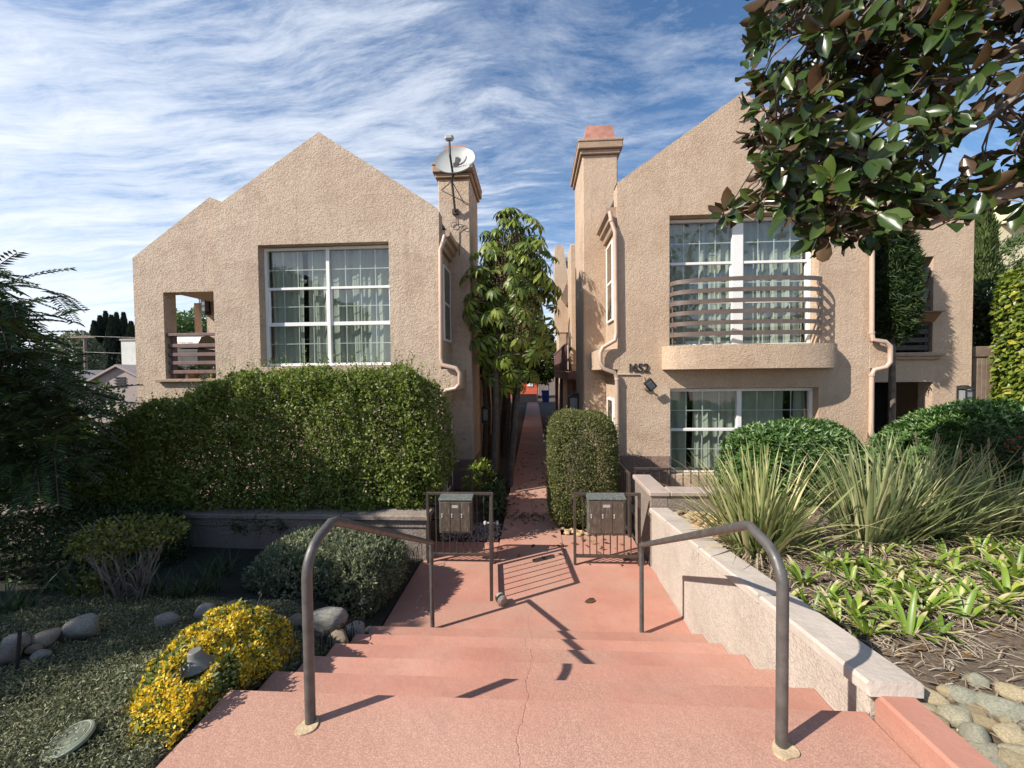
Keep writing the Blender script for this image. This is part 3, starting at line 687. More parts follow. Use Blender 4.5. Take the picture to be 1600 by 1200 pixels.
# balcony
xc, aa, bb = 3.955, 1.535, .46
def arc(x, a, b, n=40, y0=YF):
    return [(x-a*math.cos(PI*k/n), y0-b*math.sin(PI*k/n)**.62) for k in range(n+1)]
zb0, zb1 = pz(1160, 576, YF), pz(1160, 540, YF)
b = MB(); b.prism_z(arc(xc, aa, bb)+[(xc+aa, YF+.01), (xc-aa, YF+.01)], zb0, zb1); bal = b.build('balcony', MS['stucco_right'], RH); smooth_angle(bal, 30)
ra = (hu[1]-hu[0])/2-.005; rx = (hu[0]+hu[1])/2
for k in range(6):
    zt = pz(1160, 444+k*16.3, YF-.1); hb = .075
    outer = arc(rx, ra, .44, 40, YF+.02); inner = arc(rx, ra-.014, .426, 40, YF+.02)
    b = MB(); n = len(outer); vs = [(x, y, zt) for x, y in outer]+[(x, y, zt+hb) for x, y in outer]+[(x, y, zt+hb) for x, y in inner]+[(x, y, zt) for x, y in inner]
    fs = []
    for i in range(n-1):
        for q in range(4): fs.append((q*n+i, q*n+i+1, ((q+1) % 4)*n+i+1, ((q+1) % 4)*n+i))
    b.add(vs, fs+[(0, n, 2*n, 3*n), (n-1, 4*n-1, 3*n-1, 2*n-1)]); o = b.build('railing_bar', MS['bronze'], bal); smooth_angle(o, 40)
for f_ in (.02, .98):
    a = PI*f_; b = MB(); b.tube([(rx-(ra-.03)*math.cos(a), YF-.425*math.sin(a)**.62+.02, zb1-.01), (rx-(ra-.03)*math.cos(a), YF-.425*math.sin(a)**.62+.02, pz(1160, 444, YF-.1)+.06)], .012, 8)
    b.build('railing_post', MS['bronze'], bal)
# house number
for ch_, u in zip('1652', (984.5, 992.5, 1001, 1010)):
    me = text_mesh(ch_, .235, .012); o = link('house_digit', me, MS['black'], RH)
    p = onY(u, 575.5, YF-.014); o.location = Vector(p)-RH.location; o.rotation_euler = (PI/2, 0, 0)
b = MB(); b.tube([P3(966, 585, 7.485), P3(975, 585, 7.485), P3(1000, 585, 7.485), P3(1005, 589, 7.485), P3(1008, 597, 7.485)], .014, 8); smooth_angle(b.build('conduit', MS['pipe'], RH), 50)
# right shoulder with loggia, set back
YB = 8.3
bx1 = px(1520, 480, YB); bx0 = xr-.3; ztR = pz(1520, 331, YB)
sl_ = (pk.z-zl)/(pk.x-xl); ridge_x = bx1-1.55
hlog = list(rects(1350, 402, 1458, 551, YB)); hgar = list(rects(1350, 597, 1456, 740, YB)); hlog[0] = hgar[0] = xr-.02; hgar[2] = -.05
facade(bx0, bx1, -.05, [(bx0, ztR+1.55*sl_-.55*(bx1-1.55-bx0)*sl_), (ridge_x, ztR+1.55*sl_), (bx1, ztR)], [hlog, hgar], YB, .3, 'wall', MS['stucco_right'], RH)
b = MB(); b.box(bx1-.3, bx1, YB+.3, 12, -.05, ztR-.2); b.box(bx0, bx1-.3, 11.6, 12, -.05, ztR); b.box(bx0, bx1-.3, YB+.3, 11.6, hlog[2]-.18, hlog[2]-.02)
b.box(bx0, bx1-.3, YB+.3, 11.6, ztR-.2, ztR-.05); b.build('side_wall', MS['stucco_right'], RH)
b = MB(); b.prism_y([(bx0, ztR+.05), (ridge_x, ztR+1.55*sl_-.2), (bx1, ztR-.15), (bx1, ztR-.25), (bx0, ztR-.25)], YB+.3, 12); b.build('roof', MS['roofgrey'], RH)
a = rects(1395, 553, 1466, 562, YB); b = MB(); b.box(a[0], a[1], YB-.07, YB-.002, a[2], a[3]-.05, .01); b.box(a[0]-.04, a[1]+.04, YB-.1, YB-.002, a[3]-.05, a[3], .01); b.build('sill', MS['trim'], RH)
rl = MB(); rx0, rx1 = xr, hlog[1]-.01
for v in (484, 505, 518, 531, 543):
    z = pz(1430, v, YB); rl.box(rx0, rx1, YB+.04, YB+.07, z-.05, z+.05, .004)
rl.box(rx1-.07, rx1, YB+.07, YB+.12, hlog[2], pz(1430, 480, YB), .004); rl.build('railing', MS['black'], RH)
b = MB(); b.box(xr+.02, bx1-.32, 9.6, 9.66, -.04, hgar[3]+.1); b.build('porch_shade_sheet', MS['dark'], RH)  # near-black sheet added to paint the shade deep in the porch opening
# wall lamp on the shoulder
def wall_lantern(label, loc, s, rot):
    t = thing('wall_lantern', label, 'wall lamp', (0, 0, 0)); w_, h_ = .11*s, .30*s
    b = MB(); b.box(-w_/2, w_/2, -.03, 0, -h_*.55, h_*.55, .004); b.build('back_plate', MS['black'], t)
    b = MB(); b.box(-w_*.42, w_*.42, -.03-w_*.9, -.032, -h_*.36, h_*.36, .004); b.build('lamp_shade', MS['lampglass'], t)
    b = MB(); q = w_*.5
    for sx in (-1, 1):
        for yy in (-.03-w_, -.034): b.box(sx*q-.008, sx*q+.008, yy-.006, yy+.006, -h_*.42, h_*.42)
    b.hull([(-q*1.25, -.03-w_*1.15, h_*.40), (q*1.25, -.03-w_*1.15, h_*.40), (-q*1.25, -.03, h_*.40), (q*1.25, -.03, h_*.40), (-q*.5, -.03, h_*.58), (q*.5, -.03, h_*.58), (-q*.5, -.03-w_*.5, h_*.58), (q*.5, -.03-w_*.5, h_*.58)])
    b.box(-q*1.1, q*1.1, -.03-w_*1.05, -.031, -h_*.46, -h_*.40); b.box(-q, q, -.036-w_, -.03-w_, -.008, .008)
    b.build('cage', MS['black'], t); t.location = loc; t.rotation_euler = (0, 0, rot); return t
p = onY(1500, 620, YB); wall_lantern('dark boxy wall lamp low on the right end of the house with the curved balcony', p, 1.35, 0)

# ---------------- left house
LH = thing('stucco_house', 'weathered tan stucco house with a satellite dish, behind the long clipped hedge', 'house', (-4.5, 7.5, 0))
xr2 = (px(686, 330, YF)+px(689, 600, YF))/2; xj = px(334, 470, YF); pk2 = onY(498, 206, YF); zr2 = pz(686, 323, YF)
na = onY(347, 315, YF); s2 = (pk2.z-na.z)/(pk2.x-na.x); zj = na.z-(na.x-xj)*s2
h1 = list(rects(405, 380, 609, 572, YF)); h2_ = (h1[0], h1[1], .55, 1.9)
facade(xj, xr2, -.05, [(xj, zj), (pk2.x, pk2.z), (xr2-.06, zr2), (xr2, zr2-.08)], [h1], YF, .3, 'wall', MS['stucco_left'], LH)
window(LH, h1[0]+.004, h1[1]-.004, h1[2]+.01, h1[3]-.012, YF+.20, 2, ROWS, mull=.07, gaps=[(.265, .31), (.965, 1)])
YS = 7.535; xs0 = (px(207, 410, YS)+px(214, 600, YS))/2; zs0 = pz(207, 403, YS); rp = onY(327, 308, YS); x350 = px(352, 320, YS)
hlg = list(rects(257, 456, 336, 594, YS)); hlg[1] = xj+.04
facade(xs0, x350, -.05, [(xs0, zs0), (rp.x, rp.z), (x350, rp.z-(x350-rp.x)*s2*.6)], [hlg], YS, .28, 'wall', MS['stucco_left'], LH)
YK = 9.3
hb = list(rects(262, 474, 305, 600, YK)); hb[2] = hlg[2]; hb[0] = xs0+.3
facade(xs0, xj+1.2, -.05, [(xs0, zs0), (rp.x, rp.z), (xj+1.2, rp.z)], [hb], YK, .22, 'wall', MS['stucco_left'], LH)
b = MB(); b.box(xs0+.01, xs0+.24, YS+.28, 9.3, -.05, hlg[2]); b.box(xs0+.01, xs0+.24, YS+.28, 9.3, hb[3]+.1, zs0-.1); b.box(xs0+.24, xj+.5, YS+.28, YK, hlg[2]-.2, hlg[2]-.03)
b.box(xs0+.24, xj+.5, YS+.28, YK, hlg[3]+.12, hlg[3]+.3)
b.prism_y([(xj+.35, -.05), (xj+.35, zj-.3), (pk2.x, pk2.z-.3), (xr2-.02, zr2-.3), (xr2-.02, -.05)], 8.75, 19)
b.box(xr2-.28, xr2-.01, YF+.3, 8.75, -.05, zr2-.35); b.box(xj+.04, xj+.34, YF+.3, 9.3, -.05, zj-.35); b.box(xj+.34, xr2-.28, YF+.3, 8.75, 2.25, 2.5)
b.build('side_wall', MS['stucco_left'], LH)
b = MB()
for (ax, az), (bx, bz) in (((xj, zj-.26), (pk2.x, pk2.z-.26)), ((pk2.x, pk2.z-.26), (xr2, zr2-.26)), ((xs0, zs0-.2), (rp.x, rp.z-.2))):
    b.prism_y([(ax, az), (bx, bz), (bx, bz+.06), (ax, az+.06)], YF+.31, 19.1 if az > zs0 else 9.5)
b.build('roof', MS['roofgrey'], LH)
a = rects(248, 592, 300, 597, YS); b = MB(); b.box(a[0], hlg[1]+.05, YS-.08, YS-.002, a[2], a[3], .01); b.build('sill', MS['trim'], LH)
rl = MB()
for k, v in enumerate((523, 540, 554, 567, 581)):
    z = pz(296, v, YS+.1); t_ = .028 if k == 0 else .035
    rl.box(hlg[0]+.005, hlg[1]-.005, YS+.06-(.03 if k == 0 else 0), YS+.10, z-t_, z+t_, .004)
rl.box(hlg[1]-.10, hlg[1]-.005, YS+.10, YS+.16, hlg[2], pz(296, 524, YS+.1), .004); rl.box(hlg[0]+.03, hlg[0]+.12, YS+.10, YS+.16, hlg[2], pz(296, 524, YS+.1), .004)
rl.build('railing', MS['brownwood'], LH)
pzl = .62; b = MB(); b.box(xr2-2.2, xr2+.012, YF-.02, YF+.1, -.05, pzl, .006); b.build('plinth', MS['plinth'], LH); b = MB(); b.box(xr2-.05, xr2+.02, YF+.1, 8.5, -.05, pzl, .006); b.build('plinth', MS['plinth'], LH)
sA = stub(LH, 686, 715, 577, 609, 8.5, MS['stucco_left'])
c0 = px(684.5, 300, 8.5); c1 = px(736.5, 500, 8.5)
chL = chimney(LH, c0, c1, 8.5, 9.7, pz(706, 253, 8.4), MS['stucco_left'], (px(690, 240, 8.6), px(729, 240, 8.6), .56))
b = MB(); b.box(c1-.6, c1+.02, 8.48, 9.72, -.05, onX(742, 714, c1).z, .006); b.build('plinth', MS['plinth'], LH)
Xw = xr2+.03
window(LH, 7.72, 8.36, onX(698, 533, Xw).z, onX(698, 418, Xw).z, Xw, 1, [(0, .5, 0, False, .05), (.5, 1, .01, False, 0)], 'side', False, side=1)
window(LH, 7.72, 8.30, .12, onX(703, 655, Xw).z, Xw, 1, [(0, .56, 0, False, .05), (.56, 1, .01, False, 0)], 'side', False, side=1)
eave(LH, xr2, 1, 7.56, 8.46, pz(692, 361, 7.56))
side_pipe(LH, [P3(695, 368, 7.49), P3(692, 380, 7.46), P3(688, 390, 7.44), P3(689, 560, 7.44), P3(691, 570, 7.42), P3(712, 575, 7.40), P3(718, 582, 7.40), P3(718, 600, 7.40), P3(712, 607, 7.40), P3(697, 610, 7.42), P3(692, 617, 7.44), (px(694, 740, 7.44), 7.44, .05)])
p = onX(753, 648, c1+.0); wall_lantern('small black lantern on the chimney side of the house with the satellite dish', (c1+.002, p.y, p.z), 1.3, PI/2)
p = onX(904, 634, cx0); wall_lantern('tall black lantern on the chimney of the house with the curved balcony', (cx0-.002, p.y, p.z), 1.9, -PI/2)
p = onY(331, 479, YK); wall_lantern('caged lamp on the back wall of the upstairs porch behind the brown railing', (p.x-.1, YK-.002, p.z), 1.25, 0)

# ---------------- satellite dish
ds = thing('satellite_dish', 'grey oval satellite dish with a dark logo, braced to the left chimney', 'satellite dish', P3(711, 328, 8.48))
yd = 8.05; dc = onY(711, 250, yd); wdt = (px(742, 250, yd)-px(679, 250, yd))/2
nrm = Vector((-.06, -.90, .41)).normalized(); ux = Vector((1, -.06, -.06)).normalized(); ux = (ux-nrm*ux.dot(nrm)).normalized(); uy = nrm.cross(ux)
b = MB(); rings = 8; seg = 40; vs = []; fs = []
for back in (0, 1):
    for i in range(rings+1):
        r_ = i/rings
        for j in range(seg):
            q = 2*PI*j/seg; vs.append(dc+ux*(wdt*r_*math.cos(q))+uy*(wdt*.90*r_*math.sin(q))+nrm*(.09*(r_*r_-1)-back*.012+ (.012 if r_ == 1 and back == 0 else 0)))
R_ = rings+1
for back in (0, 1):
    o_ = back*R_*seg
    for i in range(rings):
        for j in range(seg):
            f_ = (o_+i*seg+j, o_+i*seg+(j+1) % seg, o_+(i+1)*seg+(j+1) % seg, o_+(i+1)*seg+j); fs.append(f_)
for j in range(seg): fs.append((rings*seg+j, rings*seg+(j+1) % seg, R_*seg+rings*seg+(j+1) % seg, R_*seg+rings*seg+j))
b.add(vs, fs); refl = smooth_angle(b.build('reflector', MS['dish'], ds), 50)
def dpt(a, c, lift=.006):
    r2 = a*a+c*c; return dc+ux*(wdt*a)+uy*(wdt*.9*c)+nrm*(.09*(r2-1)+lift)
b = MB()
Dp = [(-.08, .02), (-.08, .46), (.04, .46), (.14, .41), (.20, .32), (.21, .22), (.18, .12), (.10, .05)]
for i in range(1, len(Dp)-1): b.add([dpt(*Dp[0]), dpt(*Dp[i]), dpt(*Dp[i+1])], [(0, 1, 2)])
sw = [(.06, -.02), (.22, .0), (.36, .10), (.44, .26), (.46, .42), (.53, .44), (.50, .22), (.42, .02), (.28, -.10), (.12, -.10)]
for i in range(5): j = len(sw)-1-i
for i in range(4): b.add([dpt(*sw[i]), dpt(*sw[i+1]), dpt(*sw[len(sw)-2-i]), dpt(*sw[len(sw)-1-i])], [(0, 1, 2, 3)])
b.build('logo', MS['logo'], refl)
me = text_mesh('DIRECTV', .075, .001)
for v in me.vertices: v.co = dpt(v.co.x/wdt+.22, v.co.y/wdt-.28, .007)
link('lettering', me, MS['logo'], refl)
lnb = onY(702, 219, 7.72); arm0 = dc-uy*(wdt*.86)+nrm*.0; b = MB(); b.tube([arm0-nrm*.03, onY(703, 240, 7.74)-Vector((0, 0, .02)), lnb], .022, 8); b.build('feed_arm', MS['black'], ds)
b = MB(); b.box(lnb.x-.085, lnb.x+.085, lnb.y-.05, lnb.y+.06, lnb.z-.01, lnb.z+.10, .03); b.build('receiver', MS['dish'], ds)
m0 = onY(711, 330, 8.42); m1 = onY(706, 283, 8.22); m2 = dc-nrm*.1
b = MB(); b.tube([m0, m1, (m1+m2)/2, m2], .026, 8); b.box(m0.x-.07, m0.x+.07, 8.44, 8.498, m0.z-.05, m0.z+.06, .005); b.box(m2.x-.06, m2.x+.06, m2.y-.05, m2.y+.05, m2.z-.12, m2.z+.02, .01); b.build('mast', MS['iron'], ds)
b = MB(); b.tube([m1, P3(690, 297, 8.49)], .010, 6); b.tube([m1, P3(725, 317, 8.49)], .010, 6); b.build('brace', MS['iron'], ds)
cb = [P3(712, 330, 8.47), P3(713, 348, 8.48)]+[tuple(onY(709+4.5*math.cos(q), 351+4.2*math.sin(q), 8.47)) for q in np.linspace(-.3, 6.2, 14)]+[P3(722, 351, 8.48)]+[tuple(onY(726+4*math.cos(q), 355+3*math.sin(q), 8.47)) for q in np.linspace(-2, 4, 12)]+[P3(718, 362, 8.49), P3(718, 400, 8.49)]
b = MB(); b.tube(cb, .007, 5); b.build('cable', MS['iron'], ds)

# floodlight under the house number
fl = thing('floodlight', 'small square floodlight on the wall under the house number', 'floodlight', P3(1010, 604, 7.49))
q = onY(1011, 606, 7.49); b = MB(); b.lathe([(.06, 0), (.06, .03), (.045, .05)], (q.x, 7.498, q.z), 16, (0, -1, 0)); b.tube([(q.x, 7.46, q.z), (q.x+.03, 7.40, q.z+.01)], .018, 8); b.build('base', MS['wood_old'], fl)
hd = onY(1016, 601, 7.33); A1 = Vector((.80, -.05, -.60)).normalized(); A2 = Vector((.38, -.70, .60)); nn = A1.cross(A2).normalized(); A2 = nn.cross(A1)
if nn.y > 0: nn = -nn
def obox(mb, c, a, b_, n_, ha, hb_, hn):
    return mb.hull([tuple(c+a*(sa*ha)+b_*(sb*hb_)+n_*(sn*hn)) for sa in (-1, 1) for sb in (-1, 1) for sn in (-1, 1)])
A3 = Vector((.35, -.55, -.76)).normalized(); A1 = Vector((.74, -.28, -.61)); A1 = (A1-A3*A1.dot(A3)).normalized(); A2 = A3.cross(A1)
A3 = Vector((.15, -.93, -.33)).normalized(); A1 = Vector((.66, 0, -.75)); A1 = (A1-A3*A1.dot(A3)).normalized(); A2 = A3.cross(A1)
b = MB(); obox(b, hd, A1, A2, A3, .105, .08, .03); b.build('lamp_head', MS['black'], fl)
b = MB(); obox(b, hd+A3*.032, A1, A2, A3, .08, .055, .004); b.build('lens', MS['lampglass'], fl)

# =================================================================== WALLS, RAILS, GATES
w1 = thing('garden_wall', 'low capped stucco wall in shade beneath the long clipped hedge', 'wall', (-6, 5.2, 0))
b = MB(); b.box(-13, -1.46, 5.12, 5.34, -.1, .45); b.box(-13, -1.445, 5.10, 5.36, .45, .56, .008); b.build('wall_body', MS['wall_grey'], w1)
b = MB(); xx = -1.41
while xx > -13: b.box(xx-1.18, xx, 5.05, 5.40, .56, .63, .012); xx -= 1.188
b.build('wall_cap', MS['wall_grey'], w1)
w2 = thing('retaining_wall', 'pale rendered wall with a sloping stone cap along the right side of the steps', 'wall', (1.6, 3.4, 0))
zc = lambda y: .70+(5.05-y)*(.345/3.25)
b = MB(); b.prism_x([(1.80, -.1), (5.05, -.1), (5.05, zc(5.05)), (1.80, zc(1.80))], 1.50, 1.68); b.build('wall_body', MS['wall_pale'], w2)
b = MB(); ys = [1.765, 2.62, 3.55, 4.4, 5.046]
for y0, y1 in zip(ys, ys[1:]):
    y1 -= .008
    pts = []
    for yy, sg in ((y0, 1), (y1, -1)):
        for x_, sx in ((1.462, 1), (1.705, -1)):
            pts += [(x_+sx*.012, yy, zc(yy)+.012), (x_, yy+sg*.012, zc(yy)+.012), (x_, yy+sg*.012, zc(yy)+.058), (x_+sx*.014, yy+sg*.014, zc(yy)+.072), (x_+sx*.012, yy+sg*.012, zc(yy)+.001)]
    b.hull(pts)
b.build('wall_cap', MS['cap'], w2)
b = MB(); pts = []
for k in range(6):
    y0 = 1.80 if k == 0 else STEP_Y[k-1]; pts_ = [(1.499, y0, STEP_Z[k-1] if k else .95)]
zz = [.95]+STEP_Z[1:]+[0]; yy_ = [1.80]+STEP_Y
for k in range(7):
    y0, y1 = (yy_[k], yy_[k+1]) if k < 6 else (STEP_Y[5], 5.04)
    if y1-y0 < .02: continue
    m_ = max(3, int((y1-y0)/.05)); b.tube([(1.500-.004*rs_, y0+.002+(y1-y0-.004)*i/m_, zz[k]+.001) for i in range(m_+1) for rs_ in [random.random()]], [.006+.006*random.random() for _ in range(m_+1)], 6)
tag(b.build('mortar_seam', MS['capgrey'], w2), kind='stuff')
w3 = thing('garden_wall', 'short taller grey capped wall stepping up behind the right mailbox panel', 'wall', (1.6, 5.4, 0))
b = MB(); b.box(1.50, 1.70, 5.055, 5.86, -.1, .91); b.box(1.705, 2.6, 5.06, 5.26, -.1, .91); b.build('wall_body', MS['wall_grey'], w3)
b = MB(); b.box(1.47, 1.73, 5.03, 5.90, .912, .975, .012); b.box(1.735, 2.63, 5.03, 5.29, .912, .973, .012); b.build('wall_cap', MS['capgrey'], w3)
c1_ = MB(); c1_.box(1.505, 1.665, -5, 1.795, .5, 1.065, .012); tag(c1_.build('kerb', MS['salmon']), kind='structure')

def handrail(label, sx):
    t = thing('handrail', label, 'handrail', (sx*1.01, 2.7, 0)); X = sx*1.01
    yn = 1.655 if sx < 0 else 1.63
    b = MB(); path = [(X, yn, .93), (X, yn, 1.60)]
    for q in np.linspace(0, 1, 8)[1:]:
        a = q*rad(88); path.append((X, yn+.155*(1-math.cos(a)), 1.60+.155*math.sin(a)))
    path += [(X, 1.87, 1.772), (X, 1.91, 1.762)]; path += [(X, 3.735, .855)]
    b.tube(path, .0225, 16); o = smooth_angle(b.build('top_rail', MS['rail'], t), 50)
    b = MB(); b.tube([(X, 3.72, -.01), (X, 3.72, .855)], .0205, 14); smooth_angle(b.build('post', MS['rail'], t), 50)
    b = MB(); n = 22; r0 = [.046*(1+.12*math.sin(2*PI*k/n*2+sx)+.10*math.cos(2*PI*k/n*3+1)) for k in range(n)]
    b.prism_z([(X+r0[k]*math.cos(2*PI*k/n), yn+(-.02)+r0[k]*math.sin(2*PI*k/n)) for k in range(n)], .93, .957); b.build('footing', MS['footing'], t)
handrail('brown pipe handrail on the left of the steps, beside the yellow bush', -1)
handrail('brown pipe handrail on the right of the steps, beside the pale sloping wall', 1)

def panel(t, x0, x1, z0, z1, Y, nb, legs=True, axis='x', fr=.035, zleg=0.0, gap=0):
    "iron frame with vertical bars"
    def bx(mb, a, b_, z_0, z_1, th=.018, bev=.003):
        if axis == 'x': mb.box(a, b_, Y-th, Y+th, z_0, z_1, bev)
        else: mb.box(Y-th, Y+th, a, b_, z_0, z_1, bev)
    f = MB(); bx(f, x0, x0+fr, zleg if legs else z0, z1); f.build('post', MS['iron'], t)
    f = MB(); bx(f, x1-fr, x1, zleg if legs else z0, z1); f.build('post', MS['iron'], t)
    f = MB(); bx(f, x0+fr, x1-fr, z1-fr, z1); f.build('rail', MS['iron'], t)
    f = MB(); bx(f, x0+fr, x1-fr, z0, z0+fr); f.build('rail', MS['iron'], t)
    for k in range(1, nb+1):
        a = x0+fr+(x1-x0-2*fr)*k/(nb+1); f = MB(); bx(f, a-.0065, a+.0065, z0+fr, z1-fr, .0065, .001); f.build('bar', MS['iron'], t)
xa, xb_ = px(667, 830, 5.07), px(771, 830, 5.07); zt = pz(720, 769, 5.07)
gp = thing('fence_panel', 'shaded iron fence panel left of the path, holding a mailbox cluster', 'fence', (xa, 5.07, 0)); panel(gp, xa, xb_, .10, zt, 5.07, 8)
xc0, xc1 = px(896, 830, 5.07), px(1001, 830, 5.07); zt2 = pz(948, 770, 5.07)
gp2 = thing('fence_panel', 'sunlit iron fence panel right of the path, holding a mailbox cluster', 'fence', (xc0, 5.07, 0)); panel(gp2, xc0, xc1, .10, zt2, 5.07, 8)
gt = thing('iron_gate', 'open iron gate swung towards the steps, seen edge on', 'gate', (xb_-.02, 5.0, 0))
panel(gt, -.93, 0, .08, zt-.03, 0, 6, False, 'y', .038)
kb = MB()
for s in (-1, 1): kb.lathe([(.012, .0), (.012, .035), (.026, .045), (.028, .06), (.018, .075)], (s*.02, -.02-.14, .62), 14, (s, 0, 0))
for s in (-1, 1):
    k1 = MB(); k1.lathe([(.012, .0), (.012, .035), (.026, .045), (.028, .06), (.018, .075)], (s*.019, -.14, .62), 14, (s, 0, 0)); k1.build('knob', MS['dish'], gt)
k1 = MB(); k1.box(-.024, .024, -.19, -.09, .5, .74, .004); k1.build('lock_box', MS['iron'], gt)
for ch in gt.children: ch.location = (0, 0, 0)
gt.rotation_euler = (0, 0, rad(6))
cyl = thing('gate_stop', 'grey round concrete weight holding the open gate', 'gate stop', (-.33, 4.03, 0))
q = onZ(783, 946, 0); b = MB(); b.lathe([(.045, -.05), (.055, -.045), (.055, .045), (.045, .05)], (q.x, q.y+.02, .056), 22, (.35, -.9, .1)); smooth_angle(b.build('drum', MS['rock'], cyl), 40)
b = MB(); b.lathe([(.03, .05), (.03, .056), (.022, .058)], (q.x, q.y+.02, .056), 16, (.35, -.9, .1)); b.build('face', MS['capgrey'], cyl); cyl.location = (0, 0, 0)
for ch in cyl.children: ch.location = (0, 0, 0)

def mailboxes(label, u0, u1, v0, v1):
    a = rects(u0, v0+8, u1, v1, 4.9); x0, x1, z0, z1 = a; t = thing('mailbox_cluster', label, 'mailbox', ((x0+x1)/2, 5.0, z0)); y0, y1 = 4.90, 5.045
    b = MB(); b.box(x0, x1, y0+.012, y1, z0, z1, .006); b.build('body', MB_MAT, t)
    b = MB(); b.hull([(x0-.008, y0-.004, z1-.005), (x1+.008, y0-.004, z1-.005), (x0-.008, y1, z1-.005), (x1+.008, y1, z1-.005), (x0-.004, y0, z1+.012), (x1+.004, y0, z1+.012), (x0-.004, y1, z1+.035), (x1+.004, y1, z1+.035)]); b.build('lid', MB_LID, t)
    wd = (x1-x0-.04)/3
    for k in range(3):
        p0 = x0+.02+k*wd; b = MB(); b.box(p0+.003, p0+wd-.003, y0, y0+.011, z0+.025, z1-.03, .003); d = b.build('door', MB_DOOR, t)
        b = MB(); zz = (z0+z1)/2+.03; b.lathe([(.011, 0), (.011, .006), (.006, .008)], (p0+.02, y0, zz), 12, (0, -1, 0)); b.box(p0+.012, p0+.028, y0-.007, y0-.0005, zz-.042, zz-.016, .002); b.build('lock', MS['dish'], d)
        if k == 1:
            b = MB(); b.box(p0+.022, p0+wd-.03, y0-.003, y0-.0004, z1-.105, z1-.07); b.build('sticker', MS['dish'], d)
            b = MB()
    return t
def weathered(name, a, b_, c_):
    m, nt, bs, o = mat(name); v = ocoord(nt)
    n1 = noise(nt, v, 18, 6, .7); n2 = noise(nt, mapping(nt, v, scale=(14, 14, 2)), 4, 5, .7)
    c = ramp(nt, n1, [(.35, a), (.65, b_)]); c = mixc(nt, ramp(nt, n2, [(.57, 0), (.66, .9)]), c, c_)
    L(nt, c, bs.inputs['Base Color']); bs.inputs['Roughness'].default_value = .5; bs.inputs['Metallic'].default_value = .3; return m
MB_MAT = weathered('mailbox_metal', (.10, .095, .08), (.17, .16, .135), (.30, .32, .30)); MB_DOOR = weathered('mailbox_door', (.085, .065, .05), (.135, .105, .08), (.24, .22, .19)); MB_LID = weathered('mailbox_lid', (.10, .115, .105), (.17, .185, .17), (.36, .38, .36))
mailboxes('shaded metal mailbox cluster on the fence panel left of the path', 686, 737, 773, 834)
mailboxes('sunlit metal mailbox cluster on the fence panel right of the path', 919, 978, 772, 837)

ir = thing('iron_railing', 'low iron railing behind the grey capped wall, under the ground floor window', 'railing', (1.6, 6.2, 0)); panel(ir, 1.58, 4.2, .12, .99, 6.25, 20)
ir = thing('iron_railing', 'narrow iron railing section standing beside the rounded clipped shrub', 'railing', (1.42, 6, 0)); panel(ir, 5.95, 6.75, .06, .98, 1.44, 5, True, 'y')
ir = thing('iron_railing', 'low iron railing at the right foot of the long clipped hedge', 'railing', (-1.2, 6.4, 0)); panel(ir, -2.5, -1.0, .1, .95, 6.3, 8)

# wire hoops edging the steps
def hoops(label, p0, p1, n, h):
    t = thing('wire_edging', label, 'garden edging', p0); p0 = Vector(p0); p1 = Vector(p1)
    for k in range(n):
        a = p0.lerp(p1, k/n); c = p0.lerp(p1, (k+1.35)/n); b = MB(); pts = [tuple(a), tuple(a+Vector((0, 0, h*.6)))]
        for q in np.linspace(0, PI, 9)[1:-1]:
            m_ = a.lerp(c, .5-.5*math.cos(q)); pts.append((m_.x, m_.y, m_.z+h*.6+h*.4*math.sin(q)))
        pts += [tuple(c+Vector((0, 0, h*.6))), tuple(c)]; b.tube(pts, .0038, 5); b.build('hoop', MS['black'], t)
hoops('black wire hoop edging along the left ends of the steps', (-1.565, 2.35, .52), (-1.565, 3.3, .12), 8, .26)
hoops('black wire hoop edging beside the wall end, next to the walkway', (-1.56, 4.35, .05), (-1.50, 5.0, .02), 5, .28)

# =================================================================== STONES, LIGHTS, LID
RM = [rock_mesh(s, f) for s, f in ((1, .62), (2, .7), (3, .55), (4, .75), (5, .6), (6, .66))]
for me in RM: me.materials.append(MS['rock'])
CM = [rock_mesh(s, f, .24) for s, f in ((21, .6), (22, .5), (23, .55), (24, .7), (25, .45), (26, .6))]
for me in CM: me.materials.clear(); me.materials.append(MS['cobble'])
PM = [rock_mesh(s, .75, .12, 2) for s in (11, 12, 13, 14)]
for me in PM: me.materials.append(MS['pebble'])
def on_ground(u, v, fn):
    z = .5
    for _ in range(60):
        p = onZ(u, v, min(z, 2.2)); z = .5*z+.5*float(fn(p.x, p.y))
    return Vector((p.x, p.y, z))
def place_rock(me, name, p, w_, label, group=None, asp=.75, zs=1, sink=.3):
    o = bpy.data.objects.new(name, me); C.objects.link(o); o.location = (p.x, p.y, p.z+w_*zs*.62*(.5-sink)*1.2)
    o.scale = (w_/2*1.05, w_/2*asp*1.05, w_/2*zs); o.rotation_euler = (random.uniform(-.15, .15), random.uniform(-.15, .15), random.uniform(-.6, .6))
    tag(o, label, 'rock', group); return o
LR = [(28, 1012, 56, 'grey'), (18, 1030, 52, 'brownish flat'), (75, 1004, 48, 'rounded grey'), (128, 994, 62, 'long pale'), (62, 1028, 34, 'small flat'), (55, 1015, 26, 'small flat'), (262, 976, 46, 'flat grey'), (322, 964, 48, 'flat grey'), (366, 956, 38, 'pale'), (393, 958, 22, 'small brown'), (432, 982, 44, 'grey'), (465, 974, 34, 'pale round'), (505, 990, 82, 'large grey'), (529, 1008, 46, 'pale'), (556, 992, 46, 'rounded brown'), (578, 984, 18, 'tiny')]
